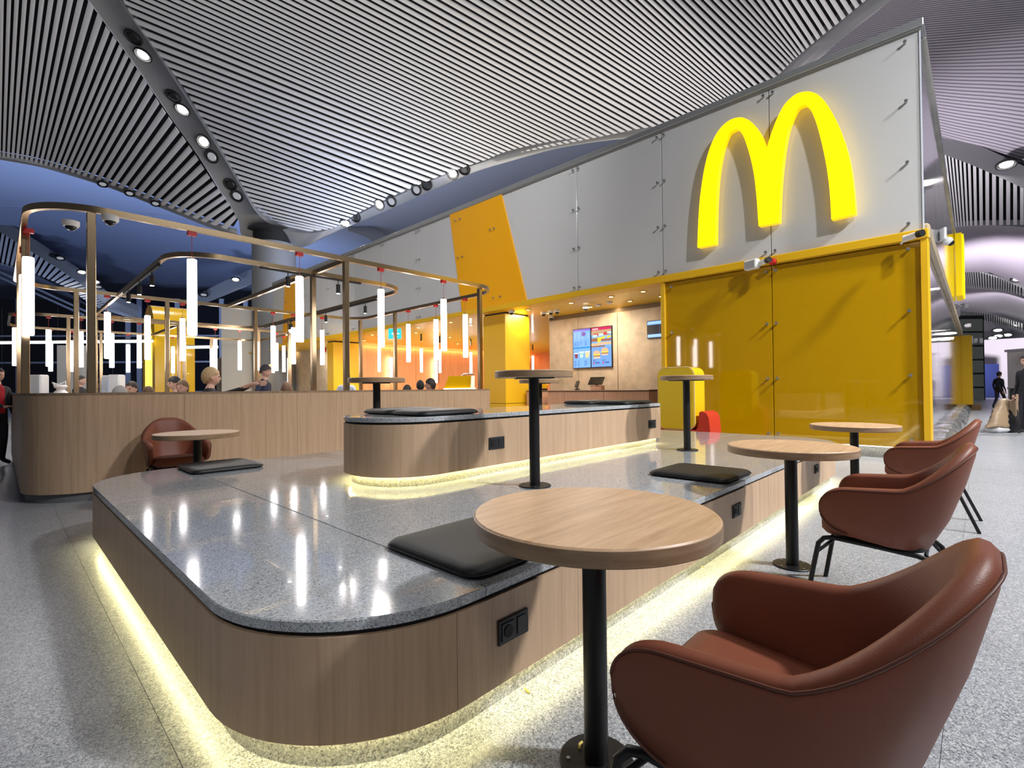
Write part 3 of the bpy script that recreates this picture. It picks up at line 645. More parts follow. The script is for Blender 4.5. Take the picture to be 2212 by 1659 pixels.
MB().b2((FX-.03, FY0-.03, FZ-.04), (FX-.005, YEND, FZ-.006)).obj('parapet_trim', mat('cap_metal_2', (.30, .30, .29), .35, .5), fac)
MB().b2((FX-.012, FY0-.012, FB), (FX+.05, FY0+.005, FZ)).obj('corner_trim', mat('corner_white', (.62, .66, .74), .35), fac)
# yellow fascia, yellow glass panels
MB().b2((FX-.09, FY0-.06, FB-.135), (FX+.32, YEND, FB), .01).obj('yellow_fascia', YEL_M, fac)
yw = tag(MB().b2((FX+.06, FY0+.02, .17), (FX+.30, 4.52, FB-.13)).obj('wall_yellow_glass', mat('facade_core_y', (.4, .24, 0), .6)), 'glossy dark yellow glass wall below the sign', 'wall', kind='structure')
for a, b in ((FY0+.04, 2.554), (2.566, 4.50)): quadpanel('yellow_glass_panel', [(a, .18), (b, .18), (b, FB-.155), (a, FB-.155)], FX, FX+.055, YEL, yw)
for y0 in (FY0-.05, 4.50): MB().b2((FX-.06, y0, .17), (FX+.32, y0+.085, FB-.13), .006).obj('yellow_edge_trim', YEL_M, yw)
for y in (2.56-.075, 2.56+.075, FY0+.17, 4.36):
    for z in (.30, 1.24, 2.18, 3.08): link('standoff', pin, yw, (FX, y, z))
MB().b2((FX+.10, FY0+.06, 0), (FX+.30, 4.5, .17)).obj('plinth', PLINTH, yw)
MB().b2((FX+.02, FY0+.05, .168), (FX+.06, 4.5, .178)).obj('base_light', mat('base_glow', (1, 1, 1), .4, emit=(1, .92, .75), es=6), yw)

# ---------------------------------------------------------------- double-arch sign
LEFT_OUT = [(402, 1422), (408, 1250), (418, 1080), (440, 900), (470, 740), (510, 610), (560, 510), (620, 440), (680, 403), (738, 391), (800, 408), (860, 458), (910, 536), (950, 645)]
RIGHT_OUT = [(985, 530), (1030, 410), (1080, 310), (1140, 240), (1200, 200), (1270, 187), (1340, 202), (1410, 262), (1480, 370), (1540, 500), (1590, 650), (1625, 810), (1645, 980), (1658, 1155)]
RIGHT_IN = [(1465, 1200), (1455, 1010), (1436, 840), (1410, 690), (1378, 550), (1342, 425), (1300, 330), (1250, 284), (1205, 305), (1162, 380), (1125, 480), (1097, 620), (1077, 770), (1060, 970), (1050, 1220)]
LEFT_IN = [(888, 1252), (875, 1060), (857, 880), (832, 745), (797, 620), (757, 520), (708, 477), (662, 500), (625, 570), (595, 670), (570, 810), (555, 960), (547, 1150), (543, 1395)]
def yz(p): q = onx(1400+p[0]*.2713, 150+p[1]*.2713, FX-.12); return (q[1], q[2])
def smooth_line(pts, n): f = table_of(range(len(pts)), [yz(p) for p in pts]); return [tuple(f(t)) for t in np.linspace(0, len(pts)-1, n)]
segs = [smooth_line(LEFT_OUT, 34)[:-1], smooth_line([LEFT_OUT[-1]]+RIGHT_OUT, 34), smooth_line(RIGHT_IN, 36), smooth_line(LEFT_IN, 36)]
outl = [p for s_ in segs for p in s_]
sg = thing('arch_sign', (FX-.12, 2.54, 3.69), 'glowing yellow double-arch letter M sign on the white wall', 'sign')
def sign_mesh(poly, x0, x1, name, m, grow=0.0):
    bm = bmesh.new(); vs = [bm.verts.new((x0, p[0]-2.54, p[1]-3.69)) for p in poly]; f = bm.faces.new(vs)
    r = bmesh.ops.extrude_face_region(bm, geom=[f]); bmesh.ops.translate(bm, verts=[v for v in r['geom'] if isinstance(v, bmesh.types.BMVert)], vec=(x1-x0, 0, 0))
    bmesh.ops.recalc_face_normals(bm, faces=bm.faces); me = bpy.data.meshes.new(name); bm.to_mesh(me); bm.free(); me.materials.append(m); return link(name, me, sg)
sign_mesh(outl, -.055, -.035, 'sign_face', SIGNY)
sign_mesh(outl, -.035, .085, 'sign_side', SIGNE)
for y, z in ((2.54, 4.0), (1.5, 4.0), (3.6, 4.0), (1.9, 5.7), (3.2, 5.7)): MB().lathe([(.02, .06), (.02, .13)], (0, y-2.54, z-3.69), 8, 'x').obj('sign_mount', STEEL, sg)

# devices on the fascia
def box_camera(p, label, aim):
    t = thing('security_camera', p, label, 'camera', aim, 'bullet cameras on the yellow fascia')
    MB().lathe([(.001, -.10), (.045, -.10), (.045, .08), (.05, .09), (.001, .09)], (0, 0, 0), 16, 'x').obj('camera_body', WHITE_P, t, smooth=True)
    MB().lathe([(.05, -.17), (.05, -.10), (.001, -.10)], (0, 0, 0), 16, 'x').obj('camera_lens', BLACK, t, smooth=True)
    MB().tube([(.05, 0, 0), (.12, 0, -.03), (.16, 0, -.06)], .014, 8).obj('bracket', WHITE_P, t)
q = onx(1648, 566, FX-.25); box_camera(q, 'white bullet camera beside the white box on the yellow fascia', .9)
q = onx(1968, 511, FX-.25); box_camera(q, 'white bullet camera at the corner end of the yellow fascia', .9)
q = onx(1624, 572, FX-.2); t = thing('wall_speaker', q, 'white square box unit on the yellow fascia below the sign', 'box', -.35)
MB().box((0, 0, 0), (.12, .25, .17), 0, .02).obj('housing', WHITE_P, t); MB().box((-.063, 0, -.01), (.006, .2, .12)).obj('grille', mat('grille_grey', (.42, .42, .43), .6), t); MB().b2((.05, -.03, -.03), (.16, .03, .03)).obj('bracket', WHITE_P, t)
q = onx(1669, 565, FX-.12); t = thing('fire_beacon', q, 'small round red alarm beacon on the yellow fascia', 'alarm')
MB().lathe([(.055, 0), (.055, -.03), (.04, -.06), (.001, -.065)], (0, 0, 0), 20, 'x').obj('dome', RED, t, smooth=True); MB().lathe([(.06, .03), (.06, 0), (.001, 0)], (0, 0, 0), 20, 'x').obj('base', mat('dark_red', (.25, .01, .01), .5), t)
for x_, y_, X_ in ((2030, 515, 12.0),):
    q = ony(x_, y_, FY0-.02)+np.array([0, -.12, 0]); t = thing('security_camera', q, 'white dome camera on a square plate high on the mirrored side wall', 'camera', .2)
    MB().box((0, .09, .06), (.26, .05, .24), .3, .01).obj('back_plate', WHITE_P, t); MB().sphere((0, .0, -.08), .085).obj('dome', WHITE_P, t, smooth=True); MB().sphere((0, -.04, -.12), .06).obj('lens_dome', BLACK, t, smooth=True)
for x_, y_ in ((2073, 662), (2083, 704), (2089, 730)):
    q = ony(x_, y_, FY0-.02)+np.array([0, -.17, 0]); t = thing('security_camera', q, 'white camera box along the brown-taped edge of the side wall', 'camera', .2, 'cameras along the side wall')
    MB().box((0, .02, 0), (.30, .16, .20), .3, .03).obj('housing', WHITE_P, t); MB().b2((-.05, .08, -.04), (.05, .17, .04)).obj('bracket', WHITE_P, t)

# ---------------------------------------------------------------- mirrored side wall wrapped in film
SX1 = 28.5
film = mat('film_wrapped_glass', (.62, .60, .62), .06, 1.0, bump=.5, bscale=2.2)
side = tag(MB().b2((FX+.30, FY0+.03, .1), (SX1, FY0+.25, FZ+.06)).obj('wall_side', mat('side_core', (.3, .3, .3), .5)), 'mirror-glass side wall wrapped in shiny protective film', 'wall', kind='structure')
xs_ = [FX+.06, 12.2, 15.2, 18.3, 21.5, 25, SX1]
for i in range(len(xs_)-1):
    for z0, z1 in ((.22, 3.26), (3.42, FZ-.03)):
        MB().b2((xs_[i]+.006, FY0-.004, z0), (xs_[i+1]-.006, FY0+.03, z1), .004).obj('mirror_panel', film, side)
tape = mat('brown_film', (.42, .34, .22), .35, noise=.3, nscale=2, bump=.4, bscale=9)
MB().b2((FX+.04, FY0-.07, 3.20), (SX1, FY0+.02, 3.44), .03).obj('taped_rail', tape, side)
MB().b2((FX+.30, FY0-.05, FZ-.03), (SX1, FY0+.25, FZ+.14), .02).obj('taped_parapet', mat('grey_film', (.40, .39, .36), .3, noise=.3, nscale=1.5), side)
random.seed(5); mb = MB(); prof = []
for k in range(90):
    x = FX+.2+k*(SX1-FX-.2)/89; j = random.random
    prof.append([(x, FY0, .24+.03*j()), (x, FY0-.10-.04*j(), .22+.05*j()), (x, FY0-.19-.06*j(), .12+.05*j()), (x, FY0-.25-.06*j(), .012), (x, FY0-.1, .004), (x, FY0, .004)])
mb.loft(prof).obj('wrapped_base', mat('crumpled_film', (.34, .34, .31), .14, .55, noise=.35, nscale=6), side)
yp = thing('yellow_post', (SX1+.22, FY0, 0), 'yellow square post at the far end of the side wall', 'post'); MB().b2((-.2, -.35, .22), (1.6, .3, 3.2), .03).obj('post_body', YEL_M, yp); MB().b2((.2, -.6, 0), (1.7, .2, .22)).obj('post_foot', mat('brown_block', (.2, .12, .05), .6), yp)
ss = thing('side_sign', (22.5, FY0, 4.1), 'yellow glowing sign box seen edge-on on the side wall', 'sign')
MB().b2((0, -.20, 0), (1.3, -.02, 2.15), .02).obj('sign_case', mat('sign_case', (.85, .60, 0), .4, emit=(1, .68, 0), es=.35), ss); MB().b2((.05, -.24, .05), (1.25, -.201, 2.10)).obj('sign_face', mat('sign_face_o', (1, .6, 0), .4, emit=(1, .55, .0), es=1.6), ss)

# ---------------------------------------------------------------- inside the restaurant
SZ = 3.2
YC = mat('yellow_soffit', (.80, .52, .03), .40, coat=.15)
sc_ = tag(MB().b2((FX+.32, 4.58, SZ), (22, 34, SZ+.08)).obj('ceiling_store', YC), 'glossy yellow restaurant ceiling with small downlights', 'ceiling', kind='structure')
CONC = mat('concrete_board', (.47, .395, .33), .6, noise=.22, nscale=3.5)
wb = tag(MB().b2((11.18, 4.4, 0), (11.4, 9.12, SZ)).obj('wall_store_back', mat('board_core', (.2, .16, .12), .7)), 'beige concrete-board wall behind the service counter', 'wall', kind='structure')
yj = [4.5, 5.9, 7.45, 8.08, 9.12]
yj = [4.45, float(onx(1334, 750, 11.15)[1]), float(onx(1249, 750, 11.15)[1]), 9.10]
for i in range(3): MB().b2((11.15, yj[i]+.006, .02), (11.18, yj[i+1]-.006, SZ-.12), .003).obj('concrete_panel', CONC, wb)
lamp('AREA', (11.08, 6.8, SZ-.012), (11.16, 6.8, SZ-.20), 34, (1, .70, .34), .03, 4.5)
ORA = wood('orange_wood', (.60, .24, .10), (.80, .36, .17), grain=(9, 9, .6), rough=.5)
wo = tag(MB().b2((10.9, 19.35, 0), (22, 19.55, SZ)).obj('wall_orange', mat('orange_core', (.3, .1, .04), .7)), 'warm orange timber wall deep inside the restaurant', 'wall', kind='structure')
for i in range(8): MB().b2((10.92+i*1.38, 19.32, .05), (10.92+(i+1)*1.38-.012, 19.35, SZ-.14)).obj('timber_panel', ORA, wo)
lamp('AREA', (16.4, 19.22, SZ-.012), (16.4, 19.33, SZ-.25), 120, (1, .52, .20), 11, .04)
wr = tag(MB().b2((22, 4.4, 0), (22.2, 19.6, SZ)).obj('wall_store_end', ORA), 'orange end wall of the restaurant interior', 'wall', kind='structure')
wl = tag(MB().b2((9.3, 33.7, 0), (10.88, 34, SZ)).obj('wall_store_left', CONC), 'pale board wall at the far end of the restaurant', 'wall', kind='structure')
wl2 = tag(MB().b2((10.9, 19.55, 0), (11.1, 34, SZ)).obj('wall_store_inner', CONC), 'beige board wall beyond the second yellow pillar', 'wall', kind='structure')
lamp('AREA', (10.8, 26, SZ-.012), (10.9, 26, SZ-.2), 60, (1, .66, .26), .04, 12)
def pillar(x0, x1, y0, y1, label):
    t = thing('square_pillar', (x0, y0, 0), label, 'pillar')
    MB().b2((0, 0, .72), (x1-x0, y1-y0, SZ-.05), .006).obj('cladding', mat('yellow_laminate', (.74, .43, .01), .42), t)
    MB().b2((.004, .004, 0), (x1-x0-.004, y1-y0-.004, .708), .004).obj('base_cladding', MAT['yellow_laminate'], t)
    MB().b2((.03, .03, .70), (x1-x0-.03, y1-y0-.03, SZ)).obj('core', MATTE, t); return t
pillar(9.43, 10.42, 9.22, 10.08, 'yellow square pillar beside the menu screens')
p2_ = pillar(9.62, 10.80, 19.4, 19.95, 'yellow square pillar at the end of the orange wall')
q = onx(703, 756, 9.62); MB().lathe([(.10, 0), (.10, -.05), (.001, -.06)], (0, float(q[1])-19.4+.0, float(q[2])), 16, 'x').obj('red_bell', RED, p2_)
dl = MB().lathe([(.075, .0), (.075, -.012), (.05, -.015), (.05, -.008), (.001, -.006)], n=16).mesh('trim_ring', mat('yellow_ring', (.6, .4, .05), .4), True); dlens = MB().lathe([(.048, -.007), (.045, -.012), (.001, -.012)], n=14).mesh('lens', LENS_W, True)
def downlight(x, y):
    t = thing('downlight', (x, y, SZ), 'small warm downlight in the yellow restaurant ceiling', 'downlight', 0, 'downlights in the yellow ceiling'); link('trim_ring', dl, t); link('lens', dlens, t)
for x in (9.67, 10.5):
    for y in (5.25, 6.06, 7.19, 8.6, 11.8, 13.5, 14.8, 16.4, 18.45): downlight(x, y)
for x in (12.4, 14.4, 16.6, 18.8):
    for y in (11.5, 13.4, 15.2, 17.1): downlight(x, y)
for x, y, e in ((10.1, 7.0, 70), (10.0, 9.0, 30), (13, 16, 170), (16, 14, 170), (10.2, 13, 70), (10.2, 17, 70), (19, 17, 90), (10.3, 22, 60)):
    l = bpy.data.lights.new('ceiling_light_glow', 'AREA'); l.size = .5; l.energy = e; l.color = (1, .88, .66); o = bpy.data.objects.new('ceiling_light_glow', l); COL.objects.link(o); o.location = (x, y, SZ-.04)
def dome_camera(p, r, label, grp):
    t = thing('dome_camera', p, label, 'camera', 0, grp)
    MB().lathe([(r, 0), (r, -r*.55), (r*.86, -r*.8), (.001, -r*.8)], n=24).obj('housing', WHITE_P, t, smooth=True, ang=35)
    MB().sphere((0, 0, -r*.72), r*.68, 20, 8, -1, 0).obj('lens_dome', mat('dome_black', (.01, .01, .012), .08), t, smooth=True, ang=80)
for x, y in ((9.46, 9.0), (10.28, 8.58), (10.24, 8.29), (10.24, 8.08), (11.0, 8.9), (10.33, 7.22)): dome_camera((x, y, SZ), .085, 'white dome camera under the yellow restaurant ceiling', 'dome cameras under the yellow ceiling')
for x, y in ((10.4, 6.9), (10.3, 6.5)):
    t = thing('smoke_detector', (x, y, SZ), 'small white disc sensor under the yellow ceiling', 'sensor', 0, 'ceiling sensors'); MB().lathe([(.08, 0), (.08, -.02), (.05, -.04), (.001, -.042)], n=18).obj('body', WHITE_P, t, smooth=True)
q = atd(853, 721, 15.5); t = thing('exit_sign', (q[0], q[1], q[2]), 'teal exit sign with white arrow under the yellow ceiling', 'sign', -PI/4)
MB().box((0, 0, 0), (.40, .04, .32)).obj('panel', mat('exit_teal', (.0, .35, .4), .4, emit=(.02, .45, .5), es=1.2), t)
MB().add([(-.02, -.022, .0), (.10, -.022, .11), (.06, -.022, .11), (-.1, -.022, 0), (.06, -.022, -.11), (.10, -.022, -.11)], [(0, 1, 2, 3), (0, 3, 4, 5)]).obj('arrow', mat('exit_white', (1, 1, 1), .5, emit=(1, 1, 1), es=1.5), t); MB().b2((-.08, -.023, -.015), (.14, -.0205, .015)).obj('arrow_shaft', MAT['exit_white'], t)
MB().b2((-.01, -.01, .16), (.01, .01, SZ-q[2])).obj('hanger', STEEL, t)
# wall lamps on the orange wall
for x_ in (843, 940, 622):
    q = ony(x_, 815, 19.3) if x_ > 700 else atd(622, 810, 22); t = thing('wall_lamp', (q[0], q[1], 1.45), 'slim vertical wall lamp glowing against the timber wall', 'lamp', 0, 'slim lamps on the timber wall')
    MB().b2((-.06, -.16, 0), (.02, -.08, 1.15)).obj('tube', mat('wall_tube', (1, 1, 1), .4, emit=(1, .82, .60), es=18), t); MB().b2((.03, -.17, 0), (.10, -.05, 1.15)).obj('shade', mat('rust', (.45, .14, .05), .5), t); MB().b2((-.02, -.09, .5), (.02, .06, .6)).obj('bracket', BLACK, t)
# counter
def counter(y0, y1, label):
    t = thing('service_counter', (10.15, y0, 0), label, 'counter', 0, 'service counters')
    MB().b2((0, 0, 0), (.7, y1-y0, 1.02), .004).obj('body', wood('pink_oak', (.42, .24, .16), (.60, .36, .25)), t); MB().b2((-.02, -.01, 1.03), (.72, y1-y0+.01, 1.06), .004).obj('worktop', mat('brown_top', (.20, .11, .07), .4), t)
    MB().b2((.03, .03, 1.02), (.68, y1-y0-.03, 1.03)).obj('shadow_gap', MATTE, t)
    for k in range(1, int((y1-y0)/1.2)+1): MB().b2((-.002, k*1.2-.003, .02), (.002, k*1.2+.003, 1.0)).obj('panel_joint', MATTE, t)
counter(5.4, 8.36, 'oak service counter below the menu screens'); counter(8.62, 9.12, 'short oak counter beside the yellow pillar')
def pos(x, y, label, rz):
    t = thing('till_screen', (x, y, 1.06), label, 'till', rz)
    MB().box((.05, 0, .06), (.22, .30, .12), 0, .005).obj('stand', wood('pink_oak_2', (.55, .33, .22), (.72, .46, .33)), t)
    MB().add([(-.12, -.19, .15), (-.12, .19, .15), (.06, .19, .33), (.06, -.19, .33), (-.10, -.19, .13), (-.10, .19, .13), (.08, .19, .31), (.08, -.19, .31)], [(0, 1, 2, 3), (4, 5, 6, 7), (0, 1, 5, 4), (1, 2, 6, 5), (2, 3, 7, 6), (3, 0, 4, 7)]).obj('screen', mat('screen_black', (.01, .01, .012), .15), t)
    MB().tube([(0, 0, .1), (.0, 0, .22)], .03, 8).obj('neck', BLACK, t)
pos(10.45, 7.0, 'black tilted till screen on the oak service counter', .2)
def reader(x, y, label, rz):
    t = thing('card_reader', (x, y, 1.06), label, 'card reader', rz, 'card readers on the counters')
    MB().box((0, 0, .02), (.10, .09, .04), 0, .01).obj('foot', BLACK, t); MB().tube([(0, 0, .03), (0, 0, .12)], .02, 8).obj('stem', BLACK, t)
    MB().add([(-.06, -.045, .08), (-.06, .045, .08), (.03, .045, .24), (.03, -.045, .24), (-.03, -.045, .07), (-.03, .045, .07), (.06, .045, .22), (.06, -.045, .22)], [(0, 1, 2, 3), (4, 5, 6, 7), (0, 1, 5, 4), (1, 2, 6, 5), (2, 3, 7, 6), (3, 0, 4, 7)]).obj('keypad', BLACK, t)
reader(10.3, 7.5, 'black card reader on the oak counter beside the till', 0); reader(10.3, 8.83, 'black card reader on the short counter by the yellow pillar', .3)
t = thing('spray_bottle', (10.28, 9.0, 1.06), 'pale bottle standing on the short counter', 'bottle'); MB().lathe([(.04, 0), (.042, .02), (.042, .16), (.018, .19), (.015, .22), (.001, .22)], n=16).obj('bottle_body', WHITE_P, t, smooth=True); MB().lathe([(.017, .22), (.017, .25), (.001, .25)], n=12).obj('cap', mat('pink_cap', (.6, .3, .3), .5), t)
t = thing('display_jar', (10.5, 8.75, 1.06), 'round yellow badge on the counter', 'badge'); MB().lathe([(.0011, -.02), (.10, -.02), (.10, .02), (.001, .02)], (0, 0, .14), 6, 'x').obj('badge', YEL_M, t); MB().b2((-.05, -.06, 0), (.05, .06, .05)).obj('foot', BLACK, t)

# menu screens
def menu(y0, y1, z0, z1, label, draw):
    t = thing('menu_screen', (11.10, y0, z0), label, 'screen', 0, 'menu screens above the counter')
    MB().b2((0, 0, 0), (.05, y1-y0, z1-z0), .004).obj('bezel', MATTE, t)
    W, Hh = y1-y0, z1-z0
    MB().b2((-.003, .015, .015), (.001, W-.015, Hh-.015)).obj('screen_face', em((.20, .45, 1.0), 1.25), t)
    items = draw()
    for k, (nm, col, rects) in enumerate(items):                      # u: 0 left .. 1 right as the viewer sees it, v: up
        mb = MB()
        for r in rects:
            if len(r) == 4: u0, v0, u1, v1 = r; pts = [(u0, v0), (u1, v0), (u1, v1), (u0, v1)]
            elif len(r) == 5: cx, cy, rx, ry, h0 = r; n = 18; pts = [(cx+rx*math.cos(a*2*PI/n), cy+ry*max(math.sin(a*2*PI/n), h0)) for a in range(n)]
            else: pts = [(r[i], r[i+1]) for i in range(0, len(r), 2)]
            d = .0045+.0006*k; mb.add([(-d, .015+(1-u)*(W-.03), .015+v*(Hh-.03)) for u, v in pts], [tuple(range(len(pts)))])
        mb.obj(nm, em(col, 1.0), t)
    MB().b2((.05, W*.3, Hh*.4), (.055, W*.7, Hh*.6)).obj('wall_mount', BLACK, t)
def em(col, s_):
    return mat('screen_%02x%02x%02x' % tuple(int(c*255) for c in col)+str(s_), (0, 0, 0), .3, emit=col, es=s_)
def lines(x0, x1, y0, y1, n, wid=.5): return [(x0, y0+(y1-y0)*k/n, x0+(x1-x0)*(wid+.5*((k*7) % 5)/5), y0+(y1-y0)*(k+.45)/n) for k in range(n)]
def drinks():
    return [('header_band', (.30, .18, .85), [(0, .95, 1, 1)]), ('divider_band', (.02, .35, .85), [(0, .495, 1, .535)]), ('pale_cups', (.35, .62, 1.0), [(.06, .74, .20, .90), (.26, .72, .44, .92), (.50, .74, .66, .92), (.80, .74, .96, .90)]),
            ('dessert_pot', (.28, .14, .55), [(.62, .87, .13, .06, -1)]), ('cola_cup', (.30, .05, .12), [(.08, .36, .11, .25, .25, .25, .29, .36)]), ('green_cup', (.45, .85, .70), [(.38, .38, .41, .25, .57, .25, .62, .38)]), ('yellow_cup', (.95, .80, .40), [(.70, .39, .73, .25, .92, .25, .97, .39)]), ('cup_lids', (.90, .93, 1.0), [(.06, .36, .32, .39), (.36, .38, .64, .42), (.68, .39, .99, .42), (.42, .28, .56, .33)]),
            ('price_lines', (.08, .20, .60), lines(.06, .20, .56, .68, 5)+lines(.22, .36, .56, .68, 5)+lines(.42, .54, .60, .68, 3)+lines(.70, .84, .56, .70, 6)+lines(.06, .24, .03, .20, 6)+lines(.28, .42, .03, .20, 7)+lines(.66, .90, .05, .20, 6))]
def burgers():
    return [('header_band', (.80, .02, .12), [(0, .93, 1, 1)]), ('header_words', (1, .8, .8), [(.06, .945, .35, .975)]), ('bun_top', (.72, .44, .26), [(0, .86, 1, .93), (.5, .84, .52, .06, -1)]), ('tomato', (.75, .08, .06), [(.22, .815, .16, .035, -1), (.75, .83, .2, .035, -1)]), ('lettuce_onion', (.75, .95, .85), [(.08, .76, .30, .82), (.38, .78, .62, .84), (.8, .82, 1, .87)]), ('cheese', (1, .85, .05), [(.15, .735, .80, .77, .36, .60), (.8, .70, 1, .73, 1, .77, .8, .77)]), ('patty', (.42, .17, .10), [(0, .64, .32, .73), (.5, .64, 1, .70)]), ('bun_low', (.95, .62, .34), [(0, .53, .4, .60), (.4, .55, 1, .62)]), ('patty_low', (.36, .14, .09), [(.0, .50, .7, .535)]),
            ('blue_field', (.20, .45, 1.0), [(0, 0, 1, .49)]), ('small_buns', (.88, .58, .33), [(.27, .33, .19, .09, -.2), (.68, .39, .19, .09, -.2)]), ('small_cheese', (1, .85, .1), [(.10, .29, .45, .325), (.50, .35, .86, .385)]), ('small_patties', (.45, .20, .12), [(.10, .26, .46, .29), (.50, .32, .86, .35)]), ('small_bun_bases', (.95, .72, .48), [(.12, .215, .45, .26), (.52, .285, .84, .32)]),
            ('price_words', (.05, .12, .45), lines(.08, .36, .14, .19, 2)+[(.20, .09, .42, .12), (.68, .09, .90, .12)]+lines(.56, .80, .14, .19, 2)), ('price_marks', (.75, .03, .10), [(.10, .07, .15, .13), (.57, .07, .62, .13)])]
def status(): return [('dark_field', (.01, .01, .02), [(0, .2, 1, .78)]), ('white_bars', (.45, .75, 1.0), [(.02, .04, .98, .16), (.02, .84, .98, .95)]), ('split_line', (.2, .22, .3), [(.52, .2, .53, .78)])]
menu(7.61, 8.21, 1.66, 2.75, 'menu screen with cups and drinks on light blue', drinks); menu(6.95, 7.60, 1.66, 2.75, 'menu screen with burgers under a red header', burgers); menu(5.3, 5.94, 2.32, 2.75, 'dark order status screen with blue bars beside the yellow wall', status)

# yellow kiosk with red base behind the platform
k_ = thing('standing_kiosk', (7.62, 3.28, 0), 'rounded yellow kiosk with a red base in front of the glass wall', 'kiosk')
rr_ = rrect(0, .62, .42, 1.43, .13, 10)
MB().loft([[(x, p[0], p[1]) for p in rr_] for x in (.02, .42)]).obj('body', mat('kiosk_yellow', (.80, .56, .01), .4), k_, smooth=True, ang=40)
MB().loft([[(x, p[0], p[1]) for p in offset(rr_, .012)] for x in (0, .02)]).obj('front_panel', mat('kiosk_yellow_2', (.70, .47, .01), .4), k_, smooth=True, ang=40)
MB().tube([(.02, p[0], p[1]) for p in rr_], .008, 6, True).obj('edge_piping', mat('pale_trim', (.7, .55, .3), .5), k_)
MB().loft([[(x, p[0], p[1]) for p in [(.75, 0), (.75, .42), (.0, .42), (-.03, .46), (-.05, .55), (-.06, .70), (-.10, .72), (-.17, .69), (-.21, .62), (-.23, .40), (-.23, 0)]] for x in (.05, .5)]).obj('red_base', mat('kiosk_red', (.55, .035, .015), .45), k_, smooth=True, ang=40)
# yellow coffee display and machines beyond the partition
q = atd(997, 815, 11.5); t = thing('display_case', (q[0], q[1], 0), 'glossy yellow counter display behind the oak partition', 'display', -PI/4)
MB().b2((-.4, -.3, 0), (.35, .3, 1.10)).obj('pedestal', YEL_M, t); MB().loft([[(x, y, z) for x, y, z in ((-.32-a, -.3, 1.12), (.32, -.3, 1.12), (.32, .25, 1.12), (-.32-a, .25, 1.12))] if a else [(-.28, -.2, 1.42), (.32, -.2, 1.42), (.32, .2, 1.42), (-.28, .2, 1.42)] for a in (.06, 0)]).obj('hood', YEL, t)
MB().b2((-.38, -.34, 1.105), (.34, -.3, 1.14)).obj('strip_light', mat('strip_glow', (1, 1, 1), .4, emit=(1, .9, .5), es=6), t); MB().tube([(.0, 0, 1.42), (.05, 0, 1.47), (.3, 0, 1.47)], .02, 8).obj('top_rail', STEEL, t)
# ================================================================ OAK PARTITION AND BRASS FRAME
def upath(x0, x1, y0, y1, r, seg=12):
    p = [(x0, y1)]
    p += [(x0+r-r*math.cos(a), y0+r-r*math.sin(a)) for a in np.linspace(0, PI/2, seg)]
    p += [(x1-r+r*math.sin(a), y0+r-r*math.cos(a)) for a in np.linspace(0, PI/2, seg)]
    return p+[(x1, y1)]
def ribbon(path, s0, s1, z0, z1, o0, o1):
    pts = []; acc = 0.0; P = [Vector(p) for p in path]; L = [0]
    for i in range(len(P)-1): L.append(L[-1]+(P[i+1]-P[i]).length)
    us = [s0]+[u for u in L if s0+.01 < u < s1-.01]+[s1]; rings = []
    def at(u):
        i = min(max(k for k in range(len(P)) if L[k] <= u+1e-9), len(P)-2); d = P[i+1]-P[i]; return P[i]+d*((u-L[i])/d.length)
    for u in us:
        a, b = at(max(u-.02, 0)), at(min(u+.02, L[-1])); t = (b-a).normalized(); n = Vector((-t.y, t.x)); p = at(u)
        q0, q1 = p+n*o0, p+n*o1; rings.append([(q0.x, q0.y, z0), (q0.x, q0.y, z1), (q1.x, q1.y, z1), (q1.x, q1.y, z0)])
    return MB().loft(rings), L[-1]
pw = upath(.16, 6.68, 6.63, 12.0, .56)
core, LW = ribbon(pw, 0, 1e-3, 0, .1, 0, .1)
LW = sum((Vector(pw[i+1])-Vector(pw[i])).length for i in range(len(pw)-1))
part = tag(ribbon(pw, 0, LW, .10, 1.085, .02, .12)[0].obj('wall_partition', MATTE), 'curved waist-high oak partition around the dining area', 'wall', kind='structure')
ribbon(pw, 0, LW, 0, .10, .035, .11)[0].obj('plinth', mat('dark_stone', (.16, .165, .17), .45), part, smooth=True, ang=30)
ribbon(pw, 0, LW, 1.085, 1.112, -.002, .13)[0].obj('oak_cap', wood('oak_cap', (.20, .13, .08), (.38, .26, .17)), part, smooth=True, ang=30)
nP = 13
for k in range(nP): ribbon(pw, LW*k/nP+.001, LW*(k+1)/nP-.001, .09, 1.085, 0, .02)[0].obj('oak_panel', OAK, part, smooth=True, ang=30)
# inner face boards seen from the dining side
for k in range(nP): ribbon(pw, LW*k/nP+.001, LW*(k+1)/nP-.001, .09, 1.085, .12, .13)[0].obj('oak_back_panel', OAK, part, smooth=True, ang=30)
pf = thing('brass_pergola', (0, 0, 1.112), 'brass pergola of rounded rails on posts above the dining area', 'pergola')
RZ = 3.015-1.112
def rail(poly, name, closed=True, z=RZ): return MB().tube([(p[0], p[1], z) for p in poly], 0, closed=closed, sq=(.05, .066)).obj(name, BRASS, pf, smooth=True, ang=35)
rail(rrect(.2, 6.68, 6.63, 12.05, .6, 14), 'outer_rail')
rail(rrect(1.62, 5.35, 7.75, 15.7, .6, 14), 'inner_rail')
rail(rrect(.2, 6.68, 16.2, 19.6, .6, 12), 'rear_rail')
rail([(3.52, 6.66), (3.52, 12.03)], 'cross_rail', False)
rail([(3.52, 16.2), (3.52, 19.6)], 'cross_rail', False)
post = MB().b2((-.036, -.036, 0), (.036, .036, RZ-.03), .004).mesh('post', BRASS)
longpost = MB().b2((-.036, -.036, -1.11), (.036, .036, RZ-.03), .004).mesh('post', BRASS)
for x, y in ((.67, 6.66), (3.50, 6.66), (6.2, 6.72)): link('post', post, pf, (x, y, 0))
